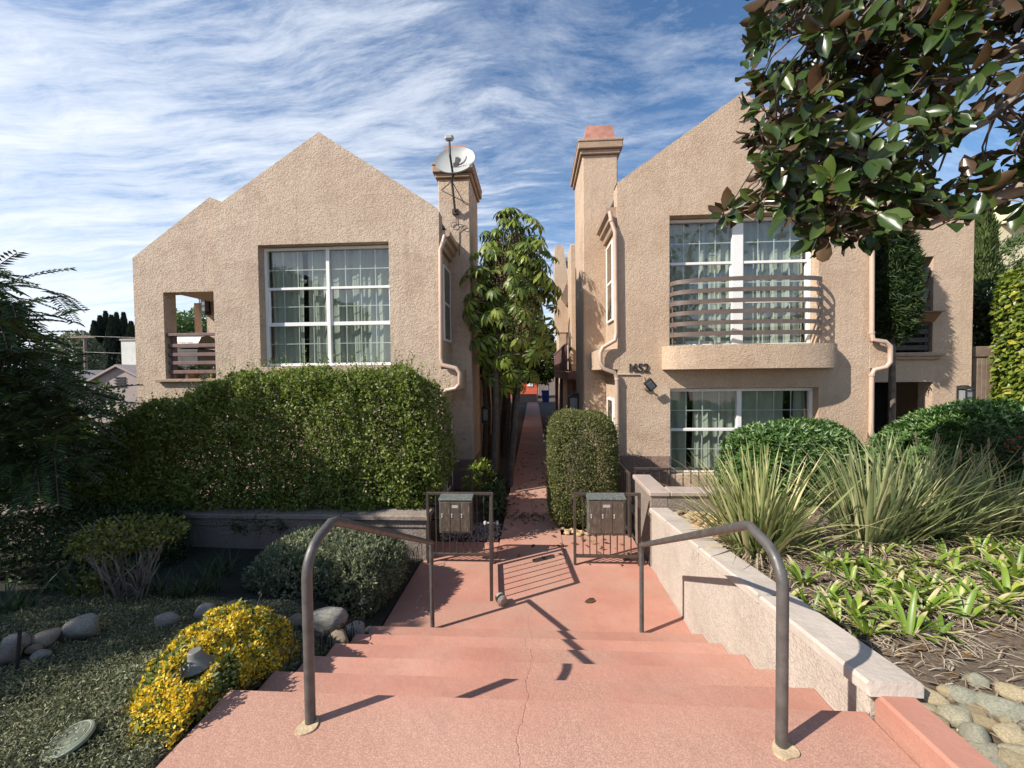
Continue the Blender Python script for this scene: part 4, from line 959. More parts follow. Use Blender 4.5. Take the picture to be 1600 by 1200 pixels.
where = ['at the far left corner of the ground cover', 'nearest the left picture edge', 'second from the left corner', 'in front of the leggy shrub, left of its stems', 'lying alone in front of the border', 'tucked between two larger border rocks', 'just right of the leggy shrub stems', 'left of the yellow bush tip', 'behind the top of the yellow bush', 'behind the yellow bush, by the rosemary foot', 'right behind the yellow bush', 'just left of the left handrail foot line', 'at the foot of the rosemary bush, largest by the steps', 'in front of the large rock by the wire hoops', 'touching the left end of the lower steps', 'at the very end of the rock border by the step']
ROCKS = []
for k, ((u, v, w_, d), wh) in enumerate(zip(LR, where)):
    p = on_ground(u, v+6, lawn_z); dist = p.y; ROCKS.append((p, w_*dist/F_PX))
    place_rock(RM[k % 6], 'border_rock', p, w_*.86*dist/F_PX, f'{d} border rock {wh}', 'rocks edging the left bed', random.uniform(.6, .85), random.uniform(.9, 1.1), .02)
CB = [(1526, 1070, 36), (1454, 1098, 46), (1495, 1132, 54), (1560, 1118, 62), (1450, 1114, 34), (1467, 1135, 36), (1523, 1162, 60), (1540, 1137, 42), (1580, 1160, 54), (1537, 1186, 56), (1509, 1097, 46), (1484, 1090, 34), (1430, 1086, 26), (1592, 1095, 44), (1598, 1132, 40), (1590, 1192, 50), (1484, 1160, 40), (1505, 1186, 40), (1432, 1104, 24), (1575, 1082, 26), (1560, 1210, 46), (1470, 1152, 26), (1610, 1165, 50), (1545, 1098, 30), (1520, 1212, 50), (1610, 1215, 60)]
for k, (u, v, w_) in enumerate(CB):
    p = on_ground(u, v, soil_z); place_rock(CM[k % 6], 'cobble', p, w_*.88*p.y/F_PX, 'river cobble in the heap beside the salmon kerb', 'cobbles beside the kerb', random.uniform(.65, .95), random.uniform(.95, 1.25), .25)
rs = np.random.default_rng(5); k = 0
for k in range(34):
    u, v = rs.uniform(1425, 1610), rs.uniform(1085, 1215)
    if u < 1425+(v-1085)*.75: continue
    p = on_ground(u, v, soil_z); place_rock(CM[k % 6], 'cobble', p, rs.uniform(.03, .06), 'river cobble in the heap beside the salmon kerb', 'cobbles beside the kerb', .8, 1.1, .0)
k = 0
while k < 95:
    u, v = rs.uniform(1030, 1160), rs.uniform(782, 845); p = on_ground(u, v, soil_z)
    if p.x < 1.76 or p.y > 5.0 or p.y < 3.95 or (v-782) > (u-1025)*.85+14: continue
    place_rock(PM[k % 4], 'pebble', p, rs.uniform(.055, .105), 'cream pebble in the patch between the grey wall and the strappy clump', 'pebbles in the planter corner', .8, .9, .1); k += 1
for k in range(46):
    p = Vector((.44+rs.random()*.95 if k > 16 else .43+rs.random()*.1, 5.98+rs.random()*.22 if k > 16 else 6.0+rs.random()*.9, 0)); place_rock(PM[k % 4], 'pebble', p, rs.uniform(.05, .1), 'pale pebble scattered around the foot of the rounded clipped shrub', 'pebbles under the clipped shrub', .8, .8, .1)
n = 900; P = np.stack([RNG.uniform(-1.45, -.55, n), RNG.uniform(5.74, 6.4, n), RNG.uniform(-.01, .03, n)], 1)
gv = leaves('gravel', P, rv(n), rv(n), .05, .8, (np.array([(0, 0, 0), (.5, .5, 0), (0, 1, 0), (-.5, .5, 0), (0, .5, .45)], float), np.array([(0, 1, 4), (1, 2, 4), (2, 3, 4), (3, 0, 4)])), MS['capgrey']); tag(gv, kind='stuff')

def path_light(label, p, h, s=1.0):
    t = thing('path_light', label, 'garden light', p); b = MB(); b.tube([(p[0], p[1], p[2]-.1), (p[0], p[1], p[2]+h)], .011*s, 8); b.build('stake', MS['lightgrey'], t)
    b = MB(); b.lathe([(.076*s, 0), (.080*s, .004), (.060*s, .022*s), (.040*s, .048*s), (.031*s, .058*s), (.031*s, .076*s), (.026*s, .082*s)], (p[0], p[1], p[2]+h-.045), 28); smooth_angle(b.build('hat', MS['lightgrey'], t), 45)
LAMP = onY(305, 1044, 1.86); q = LAMP; path_light('grey hat shaped path light poking out of the yellow flowering bush', (q.x, q.y, .6), q.z-.6+.055, 1.0)
q = onY(567, 932, 3.72); path_light('dark hat shaped path light at the foot of the grey green rosemary bush', (q.x, q.y, .05), q.z-.05, .85)
st = MB(); q = on_ground(24, 1056, lawn_z); st.tube([(q.x, q.y, q.z-.05), (q.x+.04, q.y, q.z+.26)], .008, 6); tag(st.build('garden_stake', MS['black']), 'thin black stake standing in the ground cover at the left edge', 'stake')

q = on_ground(107, 1172, lawn_z); vl = thing('valve_lid', 'round pale green utility lid lying tilted in the ground cover', 'lid', (q.x, q.y, q.z+.05))
def disc(mb, r, z0, z1, n=40, bev=.006): mb.lathe([(r-bev, z0), (r, z0+bev), (r, z1-bev), (r-bev, z1)], (0, 0, 0), n)
b = MB(); disc(b, .115, -.03, .0); smooth_angle(b.build('cover', MS['lid'], vl), 40)
b = MB(); b.lathe([(.098, 0), (.098, .004), (.104, .004), (.104, 0)], (0, 0, 0), 40); b.build('rim', MS['lid'], vl)
for k in range(34):
    rr, an = .085*math.sqrt(rs.random()), rs.random()*6.28; b = MB(); c_, s_ = math.cos(an*3), math.sin(an*3)
    x_, y_ = rr*math.cos(an), rr*math.sin(an)
    b.hull([(x_+c_*a*.010-s_*d*.003, y_+s_*a*.010+c_*d*.003, zz) for a in (-1, 1) for d in (-1, 1) for zz in (-.001, .003)]); b.build('tread_lug', MS['lid'], vl)
b = MB(); b.lathe([(.014, 0), (.014, .0035), (.004, .0035)], (.03, -.085, 0), 14); b.build('pick_hole', MS['black'], vl)
for ch in vl.children: ch.location = (0, 0, 0)
vl.rotation_euler = (rad(14), rad(-10), rad(-10)); vl.scale = (.78, .68, .7)

# =================================================================== PLANTS, LEFT
hg = thing('hedge', 'long clipped hedge with tiny leaves and lilac flecks on top of the low wall', 'hedge', (-3.9, 5.8, .6))
def hprof(x): return np.interp(x, [-7.2, -6.6, -6.0, -5.2, -4.4, -3.6, -1.5, -1.2, -1.0], [.38, .46, .66, .84, .97, 1.0, 1.01, .93, .85])
def hedge_pts(n, inset, lum=.06):
    P, nr = blob_points(n, (-4.19, 5.76, 1.6), (2.88, .64, 1.0), 5.5, lum, 1.7, inset, True)
    P[:, 2] = .58+(P[:, 2]-.6)*hprof(P[:, 0]) + .07*lump(P, 3.2)+ .07*lump(P, 1.5)
    P[:, 1] += .07*lump(P, 4.1)
    P = P+nr*(.055*lump(P, 9.5)*np.where(inset < .2, 1, .3))[:, None]
    lo = np.clip((1.75-P[:, 2])/1.1, 0, 1)*np.clip((-2.0-P[:, 0])/1.2, 0, 1)
    thin = .75*lo*(lump(P, 4.5) > .1)+.16*lo
    patch = .5*np.clip((lump(P, 2.6)-.45)*3, 0, 1)*(P[:, 2] < 2.3)
    k = RNG.random(n) > np.maximum(thin, patch); return P[k], nr[k]
def hleaf(name, n, inset, size, m, parent):
    P, nr = hedge_pts(n, inset); n = len(P)
    nn = unit(nr+rv(n)*.9+np.array([0, 0, .4])); yd = unit(nr*.4+rv(n)+np.array([0, 0, .3]))
    return leaves(name, P, yd, nn, size*(.65+.7*RNG.random(n)), .52, T_QUAD, m, parent)
tag(hleaf('foliage', 105000, .085, .054, LM['hedge'], hg), kind='stuff')
tag(hleaf('inner_foliage', 45000, .32, .055, LM['hedge'], hg), kind='stuff')
P, nr = hedge_pts(1300, .03); k = (P[:, 2] > .9)&(nr[:, 1] < .4); shoots('stray_shoots', P[k], nr[k], .22, .042, LM['hedge'], hg, 10)
P, nr = hedge_pts(700, .0); P += nr*.012; k = (P[:, 0] > -4.4); P = P[k]; n = len(P)
tag(leaves('flower', P, rv(n), unit(nr[k]+rv(n)*.4), .026, 1.0, T_QUAD, LM['flower'], hg), kind='stuff')
b = MB()
for i in range(60):
    x0_ = -6.7+5.4*random.random(); y0_ = 5.75+random.uniform(-.3, .25); z_ = .55; pts = [(x0_, y0_, z_)]; zz = z_
    for j in range(5): zz += random.uniform(.22, .36)*float(hprof(x0_)); pts.append((pts[-1][0]+random.uniform(-.12, .12), pts[-1][1]+random.uniform(-.08, .06), zz))
    b.tube(pts, [.016, .013, .011, .009, .007, .004], 5)
    for j in range(4):
        a = Vector(pts[1+j % 4]); c_ = a+Vector((random.uniform(-.35, .35), random.uniform(-.3, .1), random.uniform(-.02, .25))); b.tube([a, a.lerp(c_, .5)+Vector((0, 0, .03)), c_], [.006, .005, .003], 4)
tag(b.build('branches', MS['bark'], hg), kind='stuff')

ro = thing('rosemary_bush', 'grey green mounded bush between the left handrail and the low wall', 'bush', (-2.25, 4.2, 0))
def sprigs(name, n, c, h, size, m, parent, p=3.2, wid=.2, tilt=.9, lumpy=.07, freq=2.4, per=7):
    "short upright sprigs carrying needle leaves"
    P, nr = blob_points(n, c, h, p, lumpy, freq, .05, False)
    ax = unit(nr*.7+np.array([0, 0, tilt])+rv(n)*.35); Pn = []; Y = []; Nn = []
    for k in range(per):
        t_ = (k+.5)/per; Pn.append(P+ax*(t_*size*1.6)[..., None] if not np.isscalar(t_) else P+ax*(t_*size*1.6)); Y.append(unit(ax*.8+rv(n)*.8)); Nn.append(unit(rv(n)+ax*.3))
    return leaves(name, np.concatenate(Pn), np.concatenate(Y), np.concatenate(Nn), size*(.7+.6*RNG.random(n*per)), wid, T_QUAD, m, parent, np.tile(RNG.random(n), per)*.6+.4*RNG.random(n*per))
tag(sprigs('foliage', 5600, (-2.28, 4.2, .28), (.80, .56, .38), .042, LM['rosemary'], ro, 2.8, .32, .9, .12, 3.0), kind='stuff')
tag(bush('inner_foliage', 9000, (-2.28, 4.2, .28), (.74, .50, .32), .05, LM['rosemary'], ro, 3, .05, 2, .09, .3), kind='stuff')

d1 = thing('shrub', 'large dark shrub in deep shade at the left edge in front of the low wall', 'shrub', (-5.6, 4.3, 0))
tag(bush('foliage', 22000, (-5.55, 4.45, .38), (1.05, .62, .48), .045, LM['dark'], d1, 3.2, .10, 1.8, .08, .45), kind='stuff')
lg = thing('leggy_shrub', 'leggy shrub with bare branching stems and a thin green top', 'shrub', (-3.3, 3.15, .45))
b = MB(); base = Vector((-3.50, 3.14, .38)); tops = []
for i in range(24):
    a = 2*PI*i/24+random.uniform(-.2, .2); e = Vector((base.x+.36*math.cos(a)*random.uniform(.4, 1), base.y+.26*math.sin(a)*random.uniform(.4, 1), 1.05+random.uniform(-.06, .12)))
    m1_ = base.lerp(e, .33)+Vector((random.uniform(-.08, .08), random.uniform(-.05, .05), random.uniform(-.04, .02))); m2_ = base.lerp(e, .7)+Vector((random.uniform(-.05, .05), random.uniform(-.05, .05), .02))
    b.tube([base+Vector((random.uniform(-.10, .10), random.uniform(-.05, .05), -.05)), m1_, m2_, e], [.0085, .007, .005, .003], 6); tops.append(e)
    for j in range(4):
        s_ = m1_.lerp(e, random.random()); f_ = s_+Vector((random.uniform(-.14, .14), random.uniform(-.1, .1), random.uniform(.06, .24))); b.tube([s_, s_.lerp(f_, .5)+Vector((.015, 0, .01)), f_], [.006, .005, .003], 5)
tag(b.build('stems', MS['twig'], lg), kind='stuff')
tag(bush('foliage', 2600, (-3.52, 3.17, 1.13), (.40, .30, .12), .036, LM['leggy'], lg, 2.4, .2, 4, .10, .5), kind='stuff')
tag(bush('lower_foliage', 500, (-3.75, 3.12, .75), (.2, .2, .2), .036, LM['leggy'], lg, 2, .3, 4, .15, .5), kind='stuff')

yb = thing('flowering_bush', 'bright yellow flowering bush spilling against the left end of the steps', 'bush', (-2.0, 2.35, .6))
def ykeep(P): return P[:, 2] > lawn_z(P[:, 0], P[:, 1])-.03
YC, YH = (-1.84, 2.14, .62), (.36, .74, .42)
def yellow(name, n, size, m, ins, wid, thr):
    P, nr = blob_points(n, YC, YH, 2.3, .15, 3.0, ins, False); P += nr*(.035*lump(P, 13))[:, None]; P[:, 2] += .16*(YC[1]-P[:, 1])
    P[:, 0] += -.30*(P[:, 1]-2.2)
    lamp = np.array(tuple(LAMP)); rel = P-lamp; tl = np.array([0, 0, EYE])-lamp; tl = tl/np.linalg.norm(tl); al_ = rel@tl; dist_ = np.linalg.norm(rel-np.clip(al_, -.02, .3)[:, None]*tl, axis=1)
    k = (dist_ > .062)&(P[:, 0] < -1.535)&(lump(P, 6) > thr)&ykeep(P); P = P[k]; nr = nr[k]; n = len(P)
    nn = unit(nr+rv(n)*.7+np.array([0, -.1, .5])); yd = unit(nr*.3+rv(n)+np.array([0, 0, .3]))
    return tag(leaves(name, P, yd, nn, size*(.6+.8*RNG.random(n)), wid, T_QUAD, m, yb), kind='stuff')
yellow('blossom', 60000, .0165, LM['yellow'], .03, .75, -.45); yellow('foliage', 15000, .034, LM['yellow_green'], .07, .45, -9)
tag(bush('side_shoots', 1600, (-2.12, 1.86, .82), (.2, .22, .16), .032, LM['rosemary'], yb, 2, .3, 4, .06, .5), kind='stuff')
b = MB()
for i in range(26):
    s_ = Vector((-1.85+random.uniform(-.2, .2), 2.2+random.uniform(-.4, .4), .62)); a = random.random()*6.28
    e = s_+Vector((.4*math.cos(a), .5*math.sin(a), random.uniform(.12, .3)))
    if e.x > -1.56: e.x = -1.56
    b.tube([s_, s_.lerp(e, .35)+Vector((0, 0, .06)), s_.lerp(e, .7)], [.007, .005, .003], 5)
tag(b.build('stems', MS['twig'], yb), kind='stuff')

# ground cover
n = 260000; X = RNG.uniform(-6.2, -1.545, n); Y = 1.0+2.3*RNG.random(n)**1.2; lim = np.interp(X, [-7, -4.2, -3.2, -2.4, -1.5], [2.75, 2.95, 3.15, 3.35, 3.4])
k = (Y < lim+.06*RNG.normal(size=n))
for q_, w__ in ROCKS: k &= (((X-q_.x)/(w__*.52))**2+((Y-q_.y-.02)/(w__*.45))**2 > 1)
X, Y = X[k], Y[k]; P = np.stack([X, Y, lawn_z(X, Y)+.045*RNG.random(len(X))*(1+.5*lump(np.stack([X*4, Y*4, 0*X], 1), 1.3))], 1); n = len(X)
gc = leaves('ground_cover', P, unit(rv(n)*np.array([1, 1, .6])+np.array([0, 0, .35])), unit(rv(n)*.8+np.array([0, 0, .8])), (.010+.005*np.minimum(2.2, P[:, 1]))*(.6+.8*RNG.random(n)), .26, T_QUAD, LM['lawn']); tag(gc, kind='stuff')
# strappy plants in the shade
SP = [(215, 905), (240, 930), (345, 900), (300, 935), (130, 930), (20, 960), (325, 925), (80, 925)]
for k, (u, v) in enumerate(SP):
    p = on_ground(u, v, lawn_z); n = 34; a = RNG.random(n)*6.28; tl = RNG.uniform(.15, 1.0, n)
    t = thing('strappy_plant', 'dark strap leaved plant in the shaded bed ' + ['left of the leggy shrub top', 'behind the leggy shrub stems', 'against the foot of the low wall', 'right of the leggy shrub', 'below the dark shrub at left', 'at the left picture edge', 'between the leggy shrub and the rosemary', 'under the middle of the dark shrub'][k], 'plant', p, 'strap leaved plants in the shaded bed')
    R0 = np.array(p)+np.stack([RNG.normal(size=n)*.05, RNG.normal(size=n)*.05, 0*a-.03], 1)
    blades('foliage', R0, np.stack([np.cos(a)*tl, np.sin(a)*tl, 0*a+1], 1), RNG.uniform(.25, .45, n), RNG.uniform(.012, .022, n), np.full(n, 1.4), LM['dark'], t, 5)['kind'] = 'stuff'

# trailing twigs of the hedge over the wall cap
b_ = bush('trailing_foliage', 1100, (-3.8, 5.12, .50), (.55, .12, .16), .035, LM['dark'], hg, 2, .4, 5, .1, .5); tag(b_, kind='stuff')

# feathery tree at the left edge
jt = thing('feathery_tree', 'dark feathery leaved tree leaning in from the left edge', 'tree', (-6.9, 4.3, .4))
def in_poly(u, v, poly):
    c = False; j = len(poly)-1
    for i in range(len(poly)):
        (a, b1), (d, e) = poly[i], poly[j]
        if (b1 > v) != (e > v) and u < (d-a)*(v-b1)/(e-b1+1e-9)+a: c = not c
        j = i
    return c
jp = [(-90, 420), (-25, 430), (10, 460), (35, 495), (55, 540), (95, 580), (120, 620), (120, 690), (95, 760), (-70, 800)]
fr_b, fr_d = [], []
while len(fr_b) < 680:
    u, v = rs.uniform(-90, 130), rs.uniform(400, 800)
    if not in_poly(u, v, jp): continue
    Yd = rs.uniform(3.7, 5.4); fr_b.append(tuple(onY(u, v, Yd))); fr_d.append((rs.uniform(.15, 1.1), rs.uniform(-.9, .5), rs.uniform(-.35, .55)))
for i in range(170):
    fr_b.append((-7.1+rs.normal()*.5, 4.1+rs.normal()*.6, rs.uniform(1.4, 3.6))); fr_d.append(tuple(rs.normal(size=3)))
fr_b = np.array(fr_b); fr_d = unit(np.array(fr_d)); PP, YY, NN, RR = [], [], [], []
rach = MB()
for pb, d in zip(fr_b, fr_d):
    Lf = rs.uniform(.38, .62); m_ = 13; side = np.cross(d, (0, 0, 1)); side /= np.linalg.norm(side); up = np.cross(side, d); q = pb.copy(); dd = d.copy(); rr = rs.random(); pts = [q.copy()]
    for i in range(m_):
        q = q+dd*Lf/m_; dd = dd+np.array([0, 0, -.045]); dd /= np.linalg.norm(dd); pts.append(q.copy())
        for s in (-1, 1): PP.append(q); YY.append(side*s*.9+dd*.55+np.array([0, 0, -.12])); NN.append(up+rs.normal(size=3)*.18); RR.append(.7*rr+.3*rs.random())
    rach.tube([tuple(pts[0]), tuple(pts[6]), tuple(pts[-1])], .004, 4, False)
tag(leaves('foliage', np.array(PP), np.array(YY), np.array(NN), (.108*(.8+.4*RNG.random(len(PP)))), .25, T_QUAD, LM['jaca'], jt, np.array(RR)), kind='stuff')
b = rach; bs_ = Vector((-6.9, 4.3, .3)); b.tube([bs_, bs_+Vector((.05, 0, 1.2)), bs_+Vector((.1, .1, 2.3)), bs_+Vector((.05, 0, 3.2))], [.12, .10, .075, .03], 10)
for i in range(26):
    e = Vector(fr_b[i*9]); s_ = bs_+Vector((.1, .05, max(.5, min(2.8, e.z-.7)))); b.tube([s_, s_.lerp(e, .5)+Vector((0, 0, .12)), e], [.03, .018, .007], 6)
tag(b.build('trunk', MS['bark'], jt), kind='stuff')
# tree standing left of the picture that shades the front bed
shd = thing('street_tree', 'broad leafy street tree standing left of the steps, shading the ground cover', 'tree', (-8.3, 1.0, .8))
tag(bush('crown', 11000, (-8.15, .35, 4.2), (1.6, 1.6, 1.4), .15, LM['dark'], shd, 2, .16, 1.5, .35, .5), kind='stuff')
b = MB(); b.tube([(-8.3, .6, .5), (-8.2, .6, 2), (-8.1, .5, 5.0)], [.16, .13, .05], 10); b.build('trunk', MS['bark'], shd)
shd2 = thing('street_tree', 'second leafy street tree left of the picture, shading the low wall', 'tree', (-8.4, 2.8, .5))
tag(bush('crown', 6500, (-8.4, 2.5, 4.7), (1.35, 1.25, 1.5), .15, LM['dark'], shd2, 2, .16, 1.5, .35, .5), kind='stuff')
b = MB(); b.tube([(-8.5, 2.6, .3), (-8.45, 2.6, 2), (-8.4, 2.5, 5)], [.14, .11, .05], 10); b.build('trunk', MS['bark'], shd2)
# big leafed plant behind the hedge
bp = thing('banana_plant', 'broad leaved plant with yellowish leaves behind the left end of the hedge', 'plant', (-7.2, 6.3, 0))
p = onY(128, 700, 6.3); n = 9; a = np.linspace(-.5, 2.9, n); R0 = np.tile(np.array(p), (n, 1))
blades('leaf_blades', R0, np.stack([np.cos(a)*.9, -.4+0*a, .9+.6*np.sin(a)], 1), RNG.uniform(.7, 1.1, n), np.full(n, .16), np.full(n, 1.3), LM['banana'], bp, 8, None, .15, 2.5)['kind'] = 'stuff'
b = MB(); b.tube([(p.x, p.y, -.05), tuple(p)], .05, 8); b.build('stem', MS['bark_pale'], bp)

# =================================================================== PLANTS, RIGHT
bx_ = thing('clipped_shrub', 'rounded block of clipped shrub at the right of the path entrance', 'shrub', (.78, 6.5, 0))
tag(bush('foliage', 60000, (.785, 6.55, .90), (.57, .55, .95), .032, LM['box'], bx_, 4, .05, 2.5, .05, .5), kind='stuff')
P, nr = blob_points(260, (.785, 6.55, .90), (.57, .55, .95), 5, .03, 2.5, .02, False); shoots('stray_shoots', P, nr, .07, .028, LM['box'], bx_, 6)
b = MB(); b.box(.52, 1.05, 6.35, 6.8, .0, 1.45, .2); b.build('inner_twigs', MS['bark'], bx_)

ps = thing('shrub', 'glossy green mounded shrub under the ground floor window', 'shrub', (4.0, 5.8, 0))
def whorls(name, n, c, h, size, m, parent, p=2.8, lumpy=.1, freq=1.6, wid=.32, per=8, inset=.07):
    P, nr = blob_points(n, c, h, p, lumpy, freq, inset, False); ax = unit(nr+np.array([0, 0, .55])+rv(n)*.45); a0 = unit(np.cross(ax, rv(n))); a1 = np.cross(ax, a0); Y, Nn, Pn = [], [], []
    for k in range(per):
        q = 2*PI*k/per+.4*(k % 2); rd = a0*math.cos(q)+a1*math.sin(q); Y.append(rd*.85+ax*(.35+.5*(k % 2))); Nn.append(ax*.9-rd*.2+rv(n)*.15); Pn.append(P+ax*.02*(k % 2))
    return leaves(name, np.concatenate(Pn), np.concatenate(Y), np.concatenate(Nn), size*(.7+.6*RNG.random(n*per)), wid, T_QUAD, m, parent, np.tile(RNG.random(n), per)*.6+.4*RNG.random(n*per))
tag(whorls('foliage', 3600, (3.70, 5.85, .85), (.90, .52, .90), .082, LM['pitto'], ps, 3.0, .07), kind='stuff')
tag(bush('inner_foliage', 7000, (3.70, 5.85, .85), (.82, .45, .80), .07, LM['pitto'], ps, 3, .07, 1.6, .1, .35), kind='stuff')
ps2 = thing('shrub', 'big glossy green shrub at the right edge in front of the dark porch', 'shrub', (6.5, 5.6, 0))
tag(whorls('foliage', 5200, (6.15, 5.55, .95), (1.62, .75, 1.02), .085, LM['pitto'], ps2, 2.6, .12), kind='stuff')
tag(bush('inner_foliage', 9000, (6.15, 5.55, .95), (1.5, .65, .92), .075, LM['pitto'], ps2, 2.6, .12, 1.6, .12, .35), kind='stuff')
gr = thing('red_flowering_shrub', 'dark needle leaved shrub with a few red flowers at the right edge', 'shrub', (5.6, 4.7, .8))
tag(bush('foliage', 5200, (5.6, 4.8, 1.30), (.62, .4, .58), .075, LM['dark'], gr, 2.2, .2, 2, .2, .12), kind='stuff')
P, nr = blob_points(30, (5.55, 4.72, 1.45), (.5, .38, .42), 2, .2, 2, .02); k = P[:, 1] < 4.7; P = P[k]; P = np.repeat(P, 6, 0)+RNG.normal(size=(len(P)*6, 3))*.02
tag(leaves('flower', P, rv(len(P)), rv(len(P)), .05, .3, T_QUAD, LM['red'], gr), kind='stuff')

def flax(label, u, v, nb, hgt, m, spread=1.0, lean=(0, 0)):
    p = on_ground(u, v, soil_z); t = thing('flax_clump', label, 'strappy plant', p); n = nb
    a = RNG.random(n)*6.28; tl = RNG.beta(1.3, 1.5, n)*1.15*spread; rr = RNG.random(n)*.16
    R0 = np.array(p)+np.stack([np.cos(a)*rr*1.4, np.sin(a)*rr, 0*a-.05], 1)
    D = np.stack([np.cos(a)*tl+lean[0], np.sin(a)*tl*.8+lean[1], 0*a+1.15], 1)+RNG.normal(size=(n, 3))*.17
    blades('foliage', R0, D, hgt*RNG.uniform(.5, 1.08, n), RNG.uniform(.024, .048, n), RNG.uniform(.1, 1.45, n)**1.4, m, t, 7)['kind'] = 'stuff'
    n2 = nb//3; a = RNG.random(n2)*6.28; R0 = np.array(p)+np.stack([np.cos(a)*.12, np.sin(a)*.1, 0*a+.02], 1)
    blades('dead_leaves', R0, np.stack([np.cos(a), np.sin(a), RNG.uniform(.1, .6, n2)], 1), RNG.uniform(.25, .6, n2), RNG.uniform(.008, .016, n2), RNG.uniform(1.0, 2.5, n2), LM['dead'], t, 6)['kind'] = 'stuff'
    return t, p
flax('yellow green strappy clump nearest the retaining wall, by the cream pebbles', 1185, 862, 310, 1.05, LM['flax'], 1.05, (-.08, 0))
flax('grey green strappy clump in the middle of the planter with dry flower stalks', 1365, 850, 270, 1.1, LM['flax_green'], .95, (.05, 0))
t3, p3 = flax('sprawling strappy clump at the right of the planter, leaning towards the street edge', 1450, 842, 250, 1.10, LM['flax_green'], 1.15, (.25, 0))
flax('pale green strappy clump at the right edge of the planter, low and spreading', 1570, 835, 170, .85, LM['flax'], 1.3, (.0, -.1))
b = MB(); hd_ = MB()
for i in range(9):
    a = random.uniform(-1.3, 1.6); s_ = Vector(p3)+Vector((random.uniform(-.2, .2), 0, 0)); e = s_+Vector((.75*math.sin(a)*.9, random.uniform(-.3, .1), random.uniform(.75, 1.05))); m_ = s_.lerp(e, .5)+Vector((0, 0, .12))
    b.tube([s_, m_, e], [.005, .004, .003], 5)
    for j in range(3): q = e+Vector((random.uniform(-.015, .015), 0, -.03*j)); hd_.lathe([(.002, -.02), (.009, 0), (.006, .025), (.001, .04)], q, 6)
o = tag(b.build('flower_stalks', LM['dead'], t3), kind='stuff'); tag(hd_.build('seed_heads', LM['dead'], t3), kind='stuff')

def clivia(mname, seed):
    r_ = np.random.default_rng(seed); n = int(r_.integers(14, 22)); a = r_.random(n)*6.28; tl = r_.uniform(.35, 1.15, n)
    D = np.stack([np.cos(a)*tl, np.sin(a)*tl, 0*a+.9], 1); R0 = np.stack([np.cos(a)*.015, np.sin(a)*.015, 0*a-.02], 1)
    me_o = blades('foliage', R0, D, r_.uniform(.15, .29, n), r_.uniform(.024, .038, n), r_.uniform(.7, 1.8, n), LM['clivia'], None, 7, None, .22, 5.0); me = me_o.data; bpy.data.objects.remove(me_o); return me
CVM = [clivia('c', s) for s in range(40, 47)]
def dryskirt(seed):
    r_ = np.random.default_rng(seed); n = 16; a = r_.random(n)*6.28; R0 = np.stack([np.cos(a)*.03, np.sin(a)*.03, 0*a+.03], 1)
    o = blades('dead_leaves', R0, np.stack([np.cos(a), np.sin(a), 0*a+.25], 1), r_.uniform(.10, .22, n), r_.uniform(.006, .014, n), r_.uniform(1.4, 3, n), LM['dead'], None, 5); me = o.data; bpy.data.objects.remove(o); return me
DSM = [dryskirt(s) for s in (1, 2, 3)]
CP = [(1255, 905), (1290, 880), (1292, 932), (1330, 905), (1335, 955), (1360, 930), (1375, 885), (1390, 960), (1405, 925), (1420, 985), (1425, 880), (1440, 950), (1455, 915), (1470, 985), (1478, 940), (1490, 890), (1505, 960), (1515, 915), (1530, 860), (1545, 945), (1560, 890), (1575, 855), (1575, 925), (1590, 880), (1600, 960), (1355, 985), (1310, 965), (1230, 930), (1640, 930), (1630, 880), (1270, 950), (1345, 880), (1400, 895), (1450, 880), (1380, 860), (1410, 855), (1480, 865), (1520, 885), (1545, 905), (1585, 900), (1500, 930), (1440, 910), (1400, 940), (1320, 885), (1370, 905), (1460, 945), (1555, 860), (1605, 860), (1430, 930)]
for k, (u, v) in enumerate(CP):
    p = on_ground(u, v+8, soil_z)
    t = thing('strap_leaved_plant', 'short bright green strap leaved plant with dry buff tips in the right planter', 'plant', p, 'short strap leaved plants in the planter')
    for nm, me in (('foliage', CVM[k % 7]), ('dead_leaves', DSM[k % 3])):
        o = link(nm, me, None, t); o.location = (0, 0, 0); o['kind'] = 'stuff'
        s_ = random.uniform(.65, 1.0)*(1 if nm == 'foliage' else 1.1); o.scale = (s_, s_, s_*random.uniform(.8, 1.15))
    t.rotation_euler = (0, 0, random.uniform(0, 6.28))
# dry litter on the planter
n = 9000; X = RNG.uniform(1.72, 6.5, n); Y = RNG.uniform(1.2, 5.0, n); P = np.stack([X, Y, soil_z(X, Y)+.004+.02*RNG.random(n)], 1); a = RNG.random(n)*6.28
ls = blades('dry_litter', P, np.stack([np.cos(a), np.sin(a), RNG.uniform(0, .55, n)], 1), RNG.uniform(.04, .16, n), RNG.uniform(.003, .009, n), RNG.uniform(.5, 3, n), LM['dead'], None, 4); tag(ls, kind='stuff')
n = 2600; X = RNG.uniform(1.72, 6.0, n); Y = RNG.uniform(1.0, 5.0, n); P = np.stack([X, Y, soil_z(X, Y)+.008], 1)
ls = leaves('leaf_litter', P, rv(n)*np.array([1, 1, .2]), rv(n)*.5+np.array([0, 0, 1]), .05*(.5+RNG.random(n)), .5, T_QUAD, LM['litter']); tag(ls, kind='stuff')
